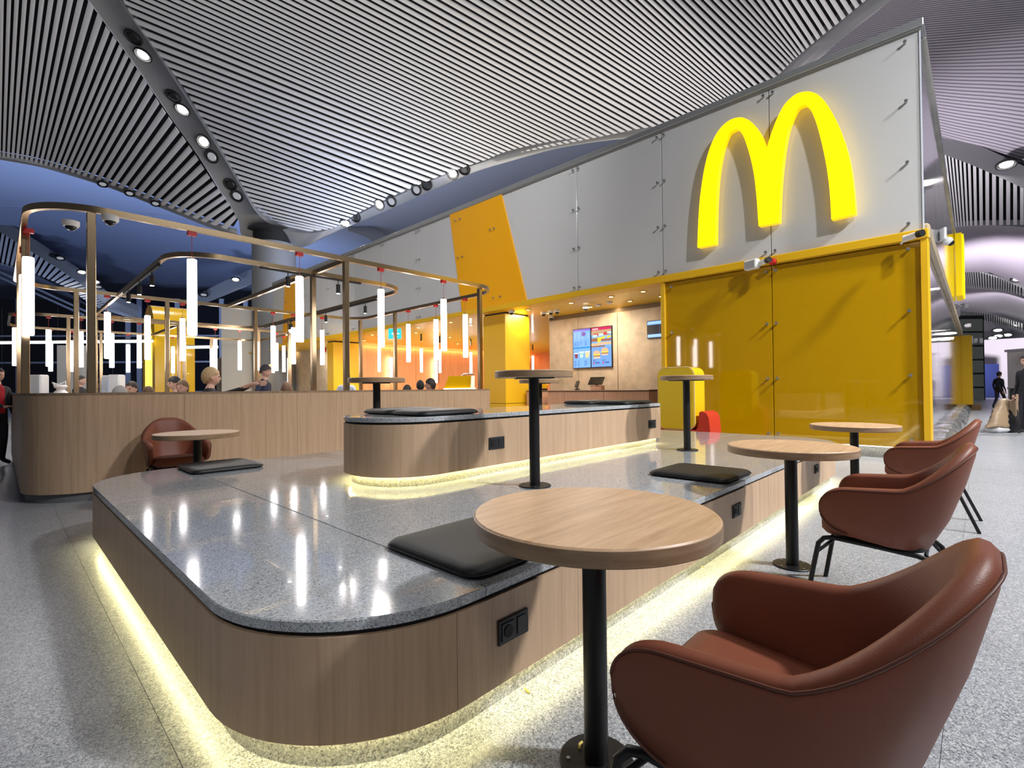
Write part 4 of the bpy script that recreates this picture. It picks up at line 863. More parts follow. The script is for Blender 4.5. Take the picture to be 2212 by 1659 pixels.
for x, y in ((.22, 7.9), (.22, 9.9), (6.66, 10.25), (6.66, 11.9)): link('post', post, pf, (x, y, 0))
for x, y in ((3.52, 7.78), (4.1, 12.05), (1.0, 12.05), (2.4, 12.05), (1.64, 15.5), (5.33, 13.2), (3.5, 16.2), (1.2, 16.2), (5.6, 16.2), (2.2, 19.6), (5.2, 19.6), (3.52, 15.7)): link('post', longpost, pf, (x, y, 0))
# pendant tubes
PZ = 2.655
tube_me = MB().lathe([(.001, -.885), (.044, -.885), (.05, -.875), (.05, -.01), (.044, 0), (.001, 0)], n=16).mesh('glass_tube', TUBE, True, 40)
cap_me = MB().lathe([(.03, 0), (.03, .02), (.008, .03), (.001, .03)], n=10).mesh('end_cap', BRASS)
clip_me = MB().b2((-.045, -.03, .277), (.045, .03, .326), .004).mesh('red_clip', RED)
cord_me = MB().tube([(0, 0, .02), (0, 0, .30)], .0035, 5).mesh('cord', mat('red_cord', (.35, .05, .05), .5))
def pendant(x, y, label, grp, z=PZ):
    t = thing('pendant_lamp', (x, y, z), label, 'lamp', 0, grp)
    for n_, me in (('glass_tube', tube_me), ('end_cap', cap_me), ('red_clip', clip_me), ('cord', cord_me)): link(n_, me, t)
G0 = 'tube pendants under the brass rails'
for px_, py_ in ((417, 559), (653, 595), (831, 623), (971, 644)):
    q = onz(px_, py_, PZ); pendant(q[0], 6.63, {417: 'white tube pendant on the front brass rail, in front of the yellow arch', 653: 'white tube pendant on the front brass rail, beside the round column', 831: 'white tube pendant on the front brass rail, in front of the white wall panels', 971: 'white tube pendant on the front brass rail, in front of the slanted yellow panel'}[px_], G0)
for px_, py_ in ((78, 558), (60, 595), (52, 622)):
    q = onz(px_, py_, PZ); pendant(.24, q[1], 'white tube pendant in the cluster at the curved end of the brass frame', G0)
for px_, py_ in ((988, 677), (923, 688), (868, 699)):
    q = onz(px_, py_, PZ); pendant(6.66, q[1], 'white tube pendant hung along the brass rail facing the restaurant front', G0)
for px_, py_ in ((225, 680), (309, 687), (385, 692), (686, 715), (633, 708), (579, 707)):
    q = onz(px_, py_, PZ); pendant(q[0], 12.05, 'white tube pendant hung from the second brass rail back', G0)
for px_, py_ in ((240, 721), (300, 724), (174, 717), (102, 716), (30, 719), (466, 733), (515, 737), (560, 738), (603, 740)):
    q = onz(px_, py_, PZ); pendant(q[0], 16.2, 'white tube pendant hung from the third brass rail back', G0)
for px_, py_ in ((159, 737), (275, 745), (377, 748), (456, 753), (109, 737)):
    q = onz(px_, py_, PZ); pendant(q[0], 19.6, 'white tube pendant hung from the rearmost brass rail', G0)
for px_, py_ in ((571, 750), (595, 746)):
    q = onz(px_, py_, PZ); pendant(6.68, q[1], 'white tube pendant at the far end of the rear brass frame', G0)
rest_clip = MB().b2((-.02, -.02, .28), (.02, .02, .545)).mesh('stem', BLACK)
for px_, py_ in ((819, 749), (910, 753), (950, 756), (1017, 761), (1039, 762), (1151, 769)):
    q = onz(px_, py_, PZ); t = thing('pendant_lamp', (q[0], q[1], PZ), 'white tube pendant under the yellow ceiling before the orange wall', 'lamp', 0, 'tube pendants inside the restaurant')
    for n_, me in (('glass_tube', tube_me), ('end_cap', cap_me), ('cord', cord_me), ('stem', rest_clip)): link(n_, me, t)
for px_ in (153, 237):
    q = ony(px_, 480, 6.66) if px_ > 200 else onz(153, 478, 2.98); dome_camera((max(q[0], .48), q[1] if px_ < 200 else 6.63, 2.98), .075, 'white dome camera under the front curve of the brass rail', 'dome cameras under the brass rail')
# black track lights under the inner rail
def track(x0, y0, x1, y1, n, label, wash=None):
    t = thing('track_light', (x0, y0, 2.975), label, 'track light', 0, 'black track lights'); d = Vector((x1-x0, y1-y0, 0))
    MB().tube([(0, 0, -.012), tuple(d+Vector((0, 0, -.012)))], 0, sq=(.035, .028)).obj('track', MATTE, t)
    for k in range(n):
        p = d*((k+.5)/n); h = MB().lathe([(.001, -.24), (.032, -.24), (.034, -.10), (.034, -.09), (.001, -.09)], (p.x, p.y, 0), 12).obj('spot_head', MATTE, t, smooth=True); MB().tube([(p.x, p.y, -.095), (p.x, p.y, -.02)], .008, 6).obj('stem', MATTE, h)
        MB().lathe([(.001, -.246), (.024, -.243), (.026, -.238), (.001, -.238)], (p.x, p.y, 0), 10).obj('spot_lens', LENS, h); tl = bpy.data.lights.new('track_glow', 'SPOT'); tl.energy = 60; tl.spot_size = 1.6; tl.shadow_soft_size = .03; tl.color = (1, .93, .85); to = bpy.data.objects.new('track_glow', tl); COL.objects.link(to); to.parent = t; to.location = (p.x, p.y, -.26)
        if wash: tl.energy = 420; to.rotation_euler = (Vector(wash)-Vector((x0+p.x, y0+p.y, 2.7))).to_track_quat('-Z', 'Y').to_euler()
track(1.62, 8.6, 1.62, 11.5, 3, 'black track with spot heads under the left inner brass rail'); track(2.7, 7.75, 4.35, 7.75, 2, 'black track with two spot heads under the front inner brass rail'); track(5.35, 8.9, 5.35, 11.6, 3, 'black track with spot heads under the right inner brass rail'); track(5.35, 12.5, 5.35, 15, 2, 'black track with spot heads at the far part of the inner brass rail', (6.5, 27, 3))

# ================================================================ BEHIND THE DINING AREA
q = atd(321, 750, 21.5); ay = float(q[1]); ax = float(q[0])
ar = thing('yellow_arch', (ax, ay, 0), 'tall glossy yellow arch standing behind the brass frame', 'arch')
def archp(w0, h0, n=16): return [(-w0, 0)]+[(-w0*math.cos(a)**.8 if a < PI/2 else w0*abs(math.cos(a))**.8, h0-w0*1.6+w0*1.6*math.sin(a)) for a in np.linspace(0, PI, n)]+[(w0, 0)]
def arch_part(o, i, x0, x1, name, m):
    n = len(o); v = [(x0, *p) for p in o]+[(x0, *p) for p in i]+[(x1, *p) for p in o]+[(x1, *p) for p in i]; f = []
    for k in range(n-1): f += [(k, k+1, n+k+1, n+k), (2*n+k, 2*n+k+1, 3*n+k+1, 3*n+k), (k, k+1, 2*n+k+1, 2*n+k), (n+k, n+k+1, 3*n+k+1, 3*n+k)]
    f += [(0, n, 3*n, 2*n), (n-1, 2*n-1, 4*n-1, 3*n-1)]; return MB().add(v, f).obj(name, m, ar, smooth=True, ang=40)
arch_part(archp(1.25, 4.95), archp(.72, 4.1), 0, 1.45, 'arch_body', mat('arch_yellow', (.80, .48, .01), .22, coat=.5)); arch_part(archp(.72, 4.1), archp(.62, 3.95), -.01, 1.43, 'arch_lining', mat('arch_glow', (.95, .8, .2), .4, emit=(1, .72, .12), es=.9))
WW = mat('pale_wall', (.84, .84, .83), .6)
for k, (x0, x1, yt, d) in enumerate(((123, 178, 746, 24), (478, 560, 663, 27), (-60, -20, 760, 24))):
    a, b = atd(x0, yt, d), atd(x1, yt, d); o = MB().add([(a[0], a[1], 0), (b[0], b[1], 0), (b[0], b[1], b[2]), (a[0], a[1], a[2]), (a[0]+.2, a[1]+.2, 0), (b[0]+.2, b[1]+.2, 0), (b[0]+.2, b[1]+.2, b[2]), (a[0]+.2, a[1]+.2, a[2])], [(0, 1, 2, 3), (4, 5, 6, 7), (0, 1, 5, 4), (1, 2, 6, 5), (2, 3, 7, 6), (3, 0, 4, 7)]).obj('wall_screen_%s' % 'abc'[k], WW)
    tag(o, ('low pale wall panel behind the dining area', 'tall pale wall panel beside the yellow arch', 'pale wall panel by the night windows')[k], 'wall', kind='structure')
# night windows: glazing and steel posts
win = tag(link('window_1', None, None, (0, 0, 0)), 'dark night glazing with pale steel posts far behind the dining area', 'window', kind='structure')
GL = mat('night_glass', (.008, .010, .016), .08, spec=.6); MUL = mat('mullion', (.42, .46, .56), .5)
a, b = atd(-500, 850, 46), atd(700, 850, 50); d_ = (b-a); d_[2] = 0; d_ = d_/np.linalg.norm(d_); n_ = np.array([-d_[1], d_[0], 0])
Lw = float(np.linalg.norm((b-a)[:2])); an = math.atan2(d_[1], d_[0])
for k in range(10):
    s0 = Lw*k/10; s1 = Lw*(k+1)/10; m0 = a+d_*(s0+s1)/2; MB().box((m0[0], m0[1], 5.2), (s1-s0-.05, .04, 10.4), an).obj('pane', GL, win)
for x in (-60, 17, 143, 255, 280, 365, 395, 465, 520): p = a+d_*((x+500)/1200*Lw); MB().box((p[0], p[1], 5.2), (.42, .30, 10.6), an).obj('mullion', MUL, win)
for z in (1.2, 4.2, 6.8): m0 = a+d_*Lw/2; MB().box((m0[0], m0[1], z), (Lw, .12, .16), an).obj('transom', MUL, win)
for x0, y0, x1, y1, dd in ((0, 583, 185, 672, 43), (0, 595, 180, 680, 43)):
    MB().tube([atd(x0-40, y0-14, dd), atd(x1, y1, dd)], .10, 6).obj('brace', MUL, win)
for (x0, y0, x1, y1, dd) in ((-60, 733, 330, 745, 20.5), (395, 748, 470, 752, 20.5)):
    p, r = atd(x0, y0, dd), atd(x1, y1, dd); p[2] = r[2] = (p[2]+r[2])/2; c_ = (p+r)/2; t = thing('linear_lamp', c_, 'long horizontal white tube lamp behind the brass frame', 'lamp', 0, 'horizontal tube lamps'); MB().tube([p-c_, r-c_], .05, 8).obj('tube', TUBE, t); MB().tube([p-c_+np.array([0, 0, .07]), r-c_+np.array([0, 0, .07])], 0, sq=(.06, .04)).obj('carrier', STEEL, t)
    for k in (.1, .9): e = p+(r-p)*k-c_; MB().tube([e, e+np.array([0, 0, 3.0-c_[2]+.2])], .008, 5).obj('hanger', STEEL, t)
for i, (x, w0, d) in enumerate(((239, .30, 14.5), (252, .30, 14.0), (84, .3, 13))):
    p = atd(x, 845, d); t = thing('order_kiosk', (p[0], p[1], 0), ('white order kiosk with blue edge behind the seated diners', 'white order kiosk standing beside its twin behind the diners', 'white order kiosk by the curved end of the partition')[i], 'kiosk', -.75, 'white order kiosks')
    MB().b2((-.16, -.14, 0), (.16, .14, 1.64 if i < 2 else 1.62), .03).obj('cabinet', WHITE_P, t); MB().b2((-.172, -.11, .7), (-.16, .11, 1.5), .004).obj('screen', mat('kiosk_blue', (.1, .25, .5), .2, emit=(.15, .35, .8), es=.6), t)
p = atd(131, 836, 8.5); t = thing('carrier_bag', (p[0], p[1], .76), 'white knotted plastic carrier bag on a table behind the partition', 'bag'); random.seed(2)
MB().loft([[(rr*math.cos(k*PI/6)*(1+.15*random.random()), rr*math.sin(k*PI/6)*(1+.15*random.random()), z) for k in range(12)] for rr, z in ((.13, 0), (.16, .08), (.15, .22), (.11, .34), (.05, .42), (.09, .47), (.06, .50))]).obj('bag_body', mat('thin_white', (.8, .8, .82), .35), t, smooth=True, ang=50); MB().tube([(-.06, 0, .45), (-.1, .02, .54), (-.03, .03, .5), (.06, 0, .56), (.07, 0, .46)], .02, 6).obj('knot', MAT['thin_white'], t)
st = thing('dining_table', (p[0], p[1], 0), 'oak dining table behind the partition under the white bag', 'table'); MB().box((0, 0, .74), (.9, .7, .04), -.75, .005).obj('table_top', OAK_TOP, st); MB().lathe([(.04, 0), (.04, .72)], n=12).obj('leg', BLACK, st); MB().lathe([(.25, 0), (.25, .01)], n=20).obj('foot', BLACK, st)

# ================================================================ PEOPLE
SKIN = [mat('skin_a', (.52, .30, .21), .5), mat('skin_b', (.60, .36, .27), .5), mat('skin_c', (.42, .23, .15), .5)]
def cloth(c): return mat('cloth_%d_%d_%d' % tuple(int(v*255) for v in c), c, .8, noise=.12, nscale=9)
def person(loc, rz, label, pose='sit', shirt=(.02, .02, .025), pants=(.02, .02, .03), hair=(.02, .015, .012), skin=0, hairstyle='short', turn=0.0, s=1.0, vest=None, zoff=0.0, extra=None):
    t = thing('person', (loc[0], loc[1], 0), label, 'person', rz)
    if pose == 'sit':
        J = dict(pel=(0, 0, .52), bel=(0, .02, .70), che=(0, .03, .88), nkb=(0, .03, 1.07), nk=(0, .045, 1.10), hd=(0, .055, 1.15))
        LR = lambda sx: dict(sh=(sx*.175, .03, 1.02), el=(sx*.24, .10, .78), wr=(sx*.16, .34, .77), pm=(sx*.14, .41, .775), hp=(sx*.09, .02, .52), kn=(sx*.12, .44, .54), an=(sx*.12, .44, .09), to=(sx*.13, .58, .035))
    else:
        J = dict(pel=(0, 0, .96), bel=(0, 0, 1.10), che=(0, .0, 1.28), nkb=(0, -.005, 1.46), nk=(0, .01, 1.50), hd=(0, .02, 1.555))
        LR = lambda sx: dict(sh=(sx*.18, 0, 1.41), el=(sx*.24, -.03, 1.12), wr=(sx*.25, .06, .88), pm=(sx*.25, .08, .80), hp=(sx*.09, 0, .94), kn=(sx*.10, .03, .51), an=(sx*.11, -.02, .09), to=(sx*.12, .14, .035))
    if extra: base = LR; LR = lambda sx: {**base(sx), **extra.get(sx, {})}
    V = []; E = []; R = []
    def add(p, r): V.append(p); R.append(r); return len(V)-1
    ip = add(J['pel'], (.155, .115)); ib = add(J['bel'], (.14, .105)); ic = add(J['che'], (.165, .115)); inb = add(J['nkb'], (.085, .07)); ink = add(J['nk'], (.056, .06)); ih = add(J['hd'], (.055, .06))
    E += [(ip, ib), (ib, ic), (ic, inb), (inb, ink), (ink, ih)]; hands = []
    for sx in (-1, 1):
        d = LR(sx); ish = add(d['sh'], (.065, .065)); ie = add(d['el'], (.045, .045)); iw = add(d['wr'], (.028, .032)); E += [(ic, ish), (ish, ie), (ie, iw)]
        im = add(d['pm'], (.034, .020)); E.append((iw, im)); hands.append((Vector(d['wr']), Vector(d['pm']), sx))
        ihp = add(d['hp'], (.095, .095)); ik = add(d['kn'], (.062, .062)); ia = add(d['an'], (.042, .045)); it = add(d['to'], (.04, .032)); E += [(ip, ihp), (ihp, ik), (ik, ia), (ia, it)]
    me = bpy.data.meshes.new('sk'); me.from_pydata(V, E, []); o = bpy.data.objects.new('sk', me); COL.objects.link(o)
    m1 = o.modifiers.new('s', 'SKIN'); o.modifiers.new('u', 'SUBSURF').levels = 1
    for i, r in enumerate(R): me.skin_vertices[0].data[i].radius = r
    me.skin_vertices[0].data[ip].use_root = True
    hz = J['hd'][2]+.095; hy = J['hd'][1]+.015
    def face(mb):
        ct_, st_ = math.cos(turn), math.sin(turn)
        tr = lambda v: (v[0]*ct_-v[1]*st_, hy+v[0]*st_+v[1]*ct_, hz+v[2])
        h = MB().sphere((0, 0, 0), (.076, .096, .118), 20, 14)
        hv = []
        for x, y, z in h.v:
            if z < -.02: x *= 1-.22*(-.02-z)/.1; y = y*(1-.10*(-.02-z)/.1)+.012*(-.02-z)/.1
            if y > .05 and -.03 < z < .01: y -= .006
            hv.append((x, y, z))
        nose = MB().sphere((0, .095, -.018), (.013, .020, .024), 8, 6); e1 = MB().sphere((-.078, -.005, -.008), (.012, .022, .034), 8, 6); e2 = MB().sphere((.078, -.005, -.008), (.012, .022, .034), 8, 6); li = MB().sphere((0, .083, -.062), (.024, .012, .009), 8, 5)
        for g, v in ((h, hv), (nose, nose.v), (e1, e1.v), (e2, e2.v), (li, li.v)): mb.add([tr(p) for p in v], g.f)
    dg = bpy.context.evaluated_depsgraph_get(); ev = bpy.data.meshes.new_from_object(o.evaluated_get(dg)); bpy.data.objects.remove(o)
    mb = MB(); mb.add([v.co[:] for v in ev.vertices], [tuple(p.vertices) for p in ev.polygons]); face(mb)
    me2 = mb.mesh('b', None); ob = bpy.data.objects.new('tmp', me2); COL.objects.link(ob); rm = ob.modifiers.new('r', 'REMESH'); rm.mode = 'VOXEL'; rm.voxel_size = .013; sm = ob.modifiers.new('c', 'SMOOTH'); sm.iterations = 2; sm.factor = .4
    dg = bpy.context.evaluated_depsgraph_get(); body = bpy.data.meshes.new_from_object(ob.evaluated_get(dg)); bpy.data.objects.remove(ob)
    bmf = MB(); bmf.add([v.co[:] for v in body.vertices], [tuple(p.vertices) for p in body.polygons]); nb = len(body.polygons)
    for w0, p0, sx in hands:                                          # five fingers rooted in the palm, slightly curled
        f_ = (p0-w0).normalized(); sd = Vector((sx*-1, 0, 0)); sd = (sd-f_*sd.dot(f_)).normalized(); dn = f_.cross(sd)*sx*-1
        for k, ln in enumerate((.068, .076, .070, .055)):
            b0 = p0+f_*.005+sd*(.024-.016*k); bmf.tube([b0, b0+f_*ln*.5+dn*.006, b0+f_*ln*.85+dn*.022, b0+f_*ln*.95+dn*.036], [.0095, .009, .008, .006], 6)
        b0 = w0.lerp(p0, .55)+sd*.026; bmf.tube([b0, b0+sd*.022+f_*.02, b0+sd*.026+f_*.05], [.011, .010, .007], 6)
    bme = bmf.mesh('body', None, True, 80)
    for m_ in (SKIN[skin], cloth(shirt), cloth(pants), mat('shoe', (.015, .014, .014), .6), cloth(vest) if vest else cloth(shirt)): bme.materials.append(m_)
    top = J['nkb'][2]+.035; wl = [h[0] for h in hands]; waist = J['pel'][2]+.06
    for i, p in enumerate(bme.polygons):
        c = p.center
        if c.z > top-(.02 if c.y > J['nkb'][1]+.03 else 0): k = 0
        elif i >= nb: k = 0
        elif any((c-w0).dot((p0-w0).normalized()) > .005 and (c-p0).length < .13 for w0, p0, s_ in hands): k = 0
        elif pose == 'sit' and c.z < .12 or pose != 'sit' and c.z < .10: k = 3
        elif c.z < waist-.08 and pose != 'sit' or pose == 'sit' and (c.z < .50 or (c.y > .14 and c.z < .64 and abs(c.x) < .2)): k = 2
        else: k = 4 if vest and abs(c.x) < .07 else 1
        p.material_index = k
    b = link('body', bme, t)
    # hair follows the skull
    hc = Vector((0, hy, hz)); ct_, st_ = math.cos(turn), math.sin(turn); hm = mat('hair_%d_%d_%d' % tuple(int(v*255) for v in hair), hair, .65, bump=.6, bscale=120, stretch=(1, 1, .2))
    cut = {'short': .01, 'long': -.3, 'cap': .03, 'beanie': .02, 'bald': .2}[hairstyle]; g = .010 if hairstyle != 'beanie' else .017; mbh = MB(); rings = []
    src = MB().sphere((0, -.006, .006), (.076+g, .096+g, .118+g), 22, 16); keep = []
    for q_ in src.f:
        c = sum((Vector(src.v[i]) for i in q_), Vector())/len(q_); lim = lerp(-.075, .052, min(1, max(0, (c.y+.07)/.14)))
        if hairstyle in ('beanie', 'cap'): lim = lerp(-.04, .03, min(1, max(0, (c.y+.08)/.16)))
        if c.z > lim: keep.append(q_)
    mbh.add([(v[0]*ct_-v[1]*st_, hy+v[0]*st_+v[1]*ct_, hz+v[2]) for v in src.v], keep)
    if hairstyle == 'long':
        rings = []
        for k in range(8):
            zz = .03-.30*k/7; rings.append([((.086+.01*math.sin(k))*math.cos(a), -.015+.085*math.sin(a), zz) for a in np.linspace(PI*.95, PI*2.05, 9)]+[(.05*math.cos(a), -.005+.05*math.sin(a), zz) for a in np.linspace(PI*2.0, PI*1.0, 9)])
        gg = MB().loft(rings); mbh.add([(v[0]*ct_-v[1]*st_, hy+v[0]*st_+v[1]*ct_, hz+v[2]) for v in gg.v], gg.f)
    hme = mbh.mesh('hair' if hairstyle in ('short', 'long') else 'hat', hm, True, 80); bmh = bmesh.new(); bmh.from_mesh(hme); bmesh.ops.delete(bmh, geom=[v for v in bmh.verts if not v.link_faces], context='VERTS'); bmh.to_mesh(hme); bmh.free()
    link('hair' if hairstyle in ('short', 'long') else 'hat', hme, t)
    for sx in (-1, 1):
        e = Vector((sx*.030, .083, .002)); e = (e.x*ct_-e.y*st_, hy+e.x*st_+e.y*ct_, hz+e.z); MB().sphere(e, (.011, .011, .008), 8, 5).obj('eye', mat('eye_dark', (.03, .02, .02), .3), t, smooth=True)
    t.scale = (s, s, s); return t
def seat_at(px_, ytop, d, rz, label, **k):
    """seated diner whose crown shows at a pixel; the bench height behind the partition sets the rest"""
    p = atd(px_, ytop, d); s = float(p[2])/1.363 if k.get('pose', 'sit') == 'sit' else float(p[2])/1.768
    return person((p[0], p[1]), rz, label, s=s, **k)
CAMR = YAW-PI/2                                                        # rz that looks away from the camera
seat_at(169, 812, 15, CAMR-1.4, 'dark-haired person in a black jacket seen in profile, facing right', pose='sit', skin=1)
seat_at(212, 818, 17.5, CAMR-1.2, 'person in dark clothes seated beyond the brass post', pose='sit', skin=2)
seat_at(251, 834.5, 6.0, CAMR, 'person with grey hair, only the crown above the partition', hair=(.42, .42, .42), shirt=(.3, .3, .32))
seat_at(291, 825, 8.0, CAMR+PI, 'dark-haired person in a white shirt looking down behind the partition', shirt=(.7, .7, .7), skin=1)
seat_at(318, 835.5, 6.9, CAMR+.4, 'person with brown hair, only the crown showing beside the yellow arch', hair=(.16, .09, .05))
seat_at(386, 814, 9.0, CAMR+PI-.6, 'person in a black cap and white shirt before the yellow arch', hairstyle='cap', hair=(.012, .012, .014), shirt=(.7, .7, .7), skin=1)
seat_at(400, 822, 7.7, CAMR+PI, 'brown-haired person facing the camera, eyes just above the partition', hair=(.15, .09, .05), skin=1)
seat_at(449, 794, 6.45, CAMR, 'blond person in a black t-shirt leaning an arm along the partition', hair=(.42, .29, .15), turn=-.9, skin=1, extra={1: dict(sh=(.17, .03, 1.0), el=(.37, -.02, 1.06), wr=(.60, -.06, 1.15), pm=(.68, -.06, 1.155))})
seat_at(570, 789, 8.6, CAMR-PI/2, 'standing person in a grey beanie and navy jacket facing right', pose='stand', hairstyle='beanie', hair=(.06, .055, .06), shirt=(.012, .018, .05), skin=1)
seat_at(618, 826, 7.2, CAMR+.3, 'person with long brown hair seated with back turned', hairstyle='long', hair=(.16, .09, .055))
seat_at(748, 804, 10.5, CAMR, 'person in a pale shirt half hidden by the brass post', pose='stand', shirt=(.6, .66, .78), hair=(.12, .09, .07))
seat_at(878, 832, 8.3, CAMR, 'person whose dark crown shows left of the black-haired diner', hair=(.02, .014, .01))
seat_at(908, 822, 9.9, CAMR+.2, 'black-haired person seated before the orange wall', hair=(.008, .007, .007))
seat_at(937, 818, 9.0, CAMR+1.5, 'short-haired person with dark glasses in profile before the orange wall', hair=(.02, .014, .012), skin=1)
p = onz(22, 1003, 0); q = atd(16, 800, float(np.dot(p-_C, _fw)))
person((q[0]-.12, q[1]+.02), CAMR-PI/2-.1, 'person in a black and red top reaching a hand to the partition', pose='stand', s=1.62/1.768 if q[2] < 1.3 else float(q[2])/1.768*1.02, vest=(.45, .01, .02), pants=(.012, .014, .022), skin=1, extra={1: dict(el=(.20, .16, 1.16), wr=(.17, .38, 1.06), pm=(.16, .46, 1.08))})

# ================================================================ RIGHT BACKGROUND DOWN THE CONCOURSE
p = atd(2100, 880, 34); t = thing('display_tower', (p[0], p[1], 0), 'dark glazed display tower beyond the side wall', 'tower', -PI/4)
zt = float(atd(2100, 683, 34)[2]); MB().b2((-1.5, -.4, 0), (.55, .4, zt)).obj('case', mat('tower_black', (.01, .011, .012), .3), t)
for k in range(6): MB().b2((-1.35, -.45, zt-.25-.95*(k+1)+.12), (.42, -.40, zt-.25-.95*k)).obj('shelf_window', mat('shelf_glow', (.06, .07, .06), .2, emit=(.25, .28, .25), es=.10), t)
for k, (x0, z0) in enumerate(((-.5, 3.9), (-.2, 3.9), (.18, 3.9))): MB().b2((x0, -.47, z0), (x0+.22, -.45, z0+.35)).obj('pale_letter_shape', WHITE_P, t)
a, b = atd(2060, 880, 40), atd(2160, 880, 40); bw = tag(MB().add([(a[0], a[1], 0), (b[0], b[1], 0), (b[0], b[1], 2.75), (a[0], a[1], 2.75), (a[0]+.2, a[1]+.2, 0), (b[0]+.2, b[1]+.2, 0), (b[0]+.2, b[1]+.2, 2.75), (a[0]+.2, a[1]+.2, 2.75)], [(0, 1, 2, 3), (4, 5, 6, 7), (0, 1, 5, 4), (1, 2, 6, 5), (2, 3, 7, 6), (3, 0, 4, 7)]).obj('wall_hoarding', mat('navy', (.012, .02, .08), .5)), 'navy blue hoarding across the concourse', 'wall', kind='structure')
p0, p1 = atd(2085, 795, 39.6), atd(2124, 825, 39.6); MB().add([(p0[0], p0[1], p0[2]), (p1[0], p1[1], p0[2]), (p1[0], p1[1], p1[2]), (p0[0], p0[1], p1[2])], [(0, 1, 2, 3)]).obj('notice_frame', mat('frame_grey', (.4, .42, .45), .5), bw)
p0, p1 = atd(2086, 796.5, 39.5), atd(2122.5, 823.5, 39.5); MB().add([(p0[0], p0[1], p0[2]), (p1[0], p1[1], p0[2]), (p1[0], p1[1], p1[2]), (p0[0], p0[1], p1[2])], [(0, 1, 2, 3)]).obj('notice_board', mat('navy_2', (.02, .03, .07), .5), bw)
p = onz(2156, 884, 0); q = atd(2157, 803, float(np.dot(p-_C, _fw))); w_ = person((q[0], q[1]), CAMR-PI/2, 'person in dark clothes walking with a suitcase before the navy hoarding', pose='stand', s=float(q[2])/1.768, shirt=(.015, .017, .03), extra={1: dict(kn=(.10, .16, .52), an=(.11, .12, .09), to=(.12, .28, .05)), -1: dict(kn=(-.1, -.02, .5), an=(-.11, -.2, .12), to=(-.12, -.08, .035))})
q = onz(2180, 886, 0); t = thing('suitcase', (q[0]-.3, q[1]-.25, 0), 'dark upright suitcase beside the walking person', 'suitcase', -.8); MB().b2((-.2, -.13, .05), (.2, .13, .65), .03).obj('shell', mat('case_navy', (.02, .022, .04), .4), t); MB().tube([(-.1, .1, .65), (-.1, .1, 1.0), (.1, .1, 1.0), (.1, .1, .65)], .012, 6).obj('handle', STEEL, t)
for sx in (-1, 1): MB().lathe([(.04, -.02), (.04, .02)], (sx*.15, 0, .04), 12, 'y').obj('wheel', BLACK, t)
# service desk, coat, bag and box at the right edge
p = onz(2212, 931, 0); D = float(np.dot(p-_C, _fw)); dk = thing('service_desk', (p[0], p[1], 0), 'black-edged desk with an oak panel at the concourse side', 'desk', -.05)
MB().b2((-.10, -1.6, 0), (1.6, .22, .98), .01).obj('desk_body', BLACK, dk); MB().b2((-.115, -1.2, .12), (-.10, .12, .86)).obj('oak_front', OAK, dk); MB().b2((-.14, -1.65, .98), (1.6, .26, 1.02), .005).obj('desk_top', mat('dark_top', (.06, .065, .07), .3), dk)
q = atd(2172, 925, D-.1); t = thing('black_bag', (q[0], q[1], 0), 'black bag on the floor against the desk', 'bag', -.4); random.seed(9)
MB().loft([[(rr*math.cos(k*PI/7)*1.25, rr*math.sin(k*PI/7)*.8, z) for k in range(14)] for rr, z in ((.26, 0), (.30, .08), (.30, .30), (.24, .50), (.12, .62), (.05, .66))]).obj('bag_body', mat('nylon_black', (.010, .010, .012), .6), t, smooth=True, ang=60); MB().tube([(-.12, 0, .55), (-.05, 0, .74), (.06, 0, .74), (.12, 0, .55)], .014, 6).obj('bag_strap', MATTE, t)
q = atd(2155, 905, D-.25); t = thing('puffer_coat', (q[0], q[1], 0), 'tan quilted coat heaped over the black bag', 'coat', -.5)
rings = []
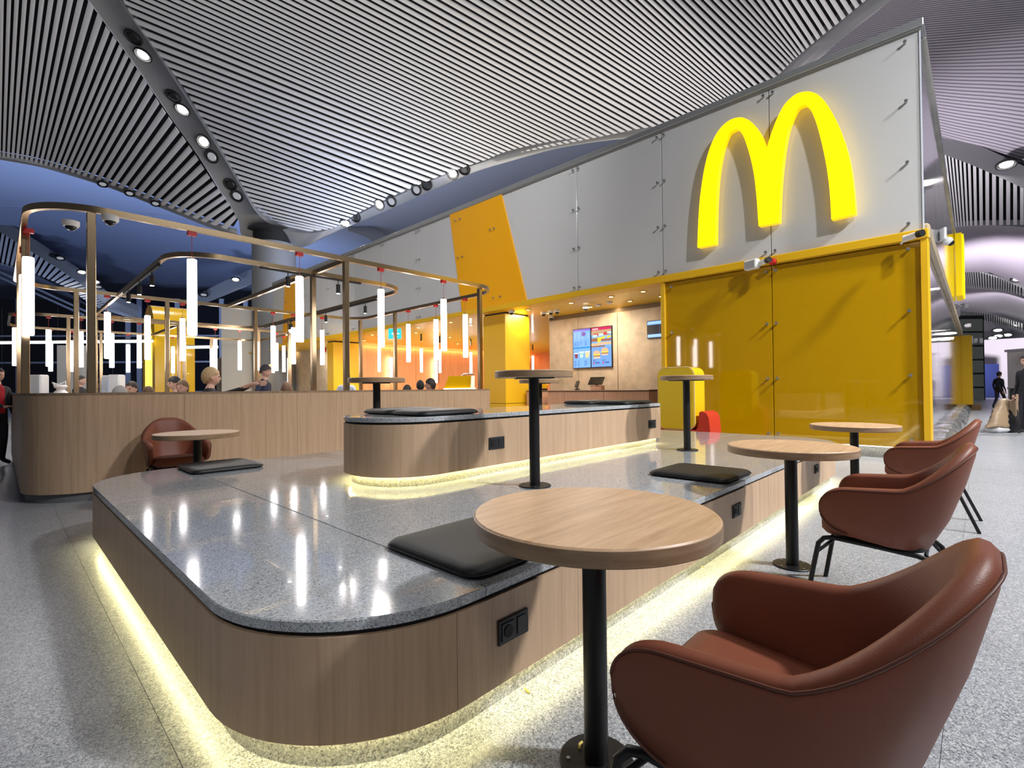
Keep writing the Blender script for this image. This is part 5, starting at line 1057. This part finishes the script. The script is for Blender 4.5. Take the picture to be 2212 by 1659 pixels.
for k in range(11):
    z = .12+.62*k/10; bul = .05*abs(math.sin(k*PI/2.0+.4)); r0 = .26-.012*k+bul
    rings.append([((r0+.02*math.sin(3*a+k))*1.15*math.cos(a)+.028*k, (r0)*.55*math.sin(a), z+.03*math.sin(2*a)) for a in np.linspace(0, 2*PI, 20)[:-1]])
MB().loft(rings).obj('quilted_body', mat('tan_quilt', (.40, .28, .17), .45, bump=.4, bscale=40), t, smooth=True, ang=80); MB().loft([[(.30+.09*math.cos(a), -.10+.08*math.sin(a), .72-.5*k/5+.02*math.sin(k*2)) for a in np.linspace(0, 2*PI, 12)[:-1]] for k in range(6)]).obj('sleeve', MAT['tan_quilt'], t, smooth=True, ang=80)
MB().b2((-.2, -.15, 0), (.2, .15, .14), .05).obj('lining', mat('white_lining', (.7, .7, .72), .6), t)
q = onz(2231, 940, 0); person((q[0]+.25, q[1]+.05), CAMR+PI/2, 'person in black standing at the concourse desk, cut by the picture edge', pose='stand', hair=(.03, .02, .02), s=.97)
p = atd(2240, 850, 30); t = thing('white_booth', (p[0], p[1], 0), 'pale booth behind the concourse desk', 'booth', -PI/4); MB().b2((-.25, -.5, 0), (2.6, 1.5, 3.15), .02).obj('booth_body', mat('booth_white', (.55, .52, .48), .5), t); MB().b2((-.3, -.55, 3.15), (2.7, 1.6, 3.3)).obj('booth_roof', mat('booth_grey', (.35, .35, .36), .5), t)
wf = tag(MB().b2((60, -30, -.1), (60.3, 14, 5)).obj('wall_concourse_end', mat('end_grey', (.35, .34, .36), .7)), 'grey end of the distant concourse', 'wall', kind='structure')
# a dropped crumb or two by the platform
for x_, y_ in ((1139, 1494), (1515, 1225), (1254, 1612)):
    q = onz(x_, y_, 0 if y_ != 1612 else .01); t = thing('dropped_chip', (q[0], q[1], q[2]), 'tiny yellow crumb lying on the black table foot' if y_ == 1612 else 'small yellow crumb dropped on the terrazzo floor beside the platform', 'crumb', random.random()*3, None if y_ == 1612 else 'crumbs on the floor'); MB().tube([(-.014, 0, .004), (0, .003, .006), (.014, -.002, .004)], .004, 6).obj('crumb_body', mat('chip_yellow', (.75, .6, .15), .6), t)
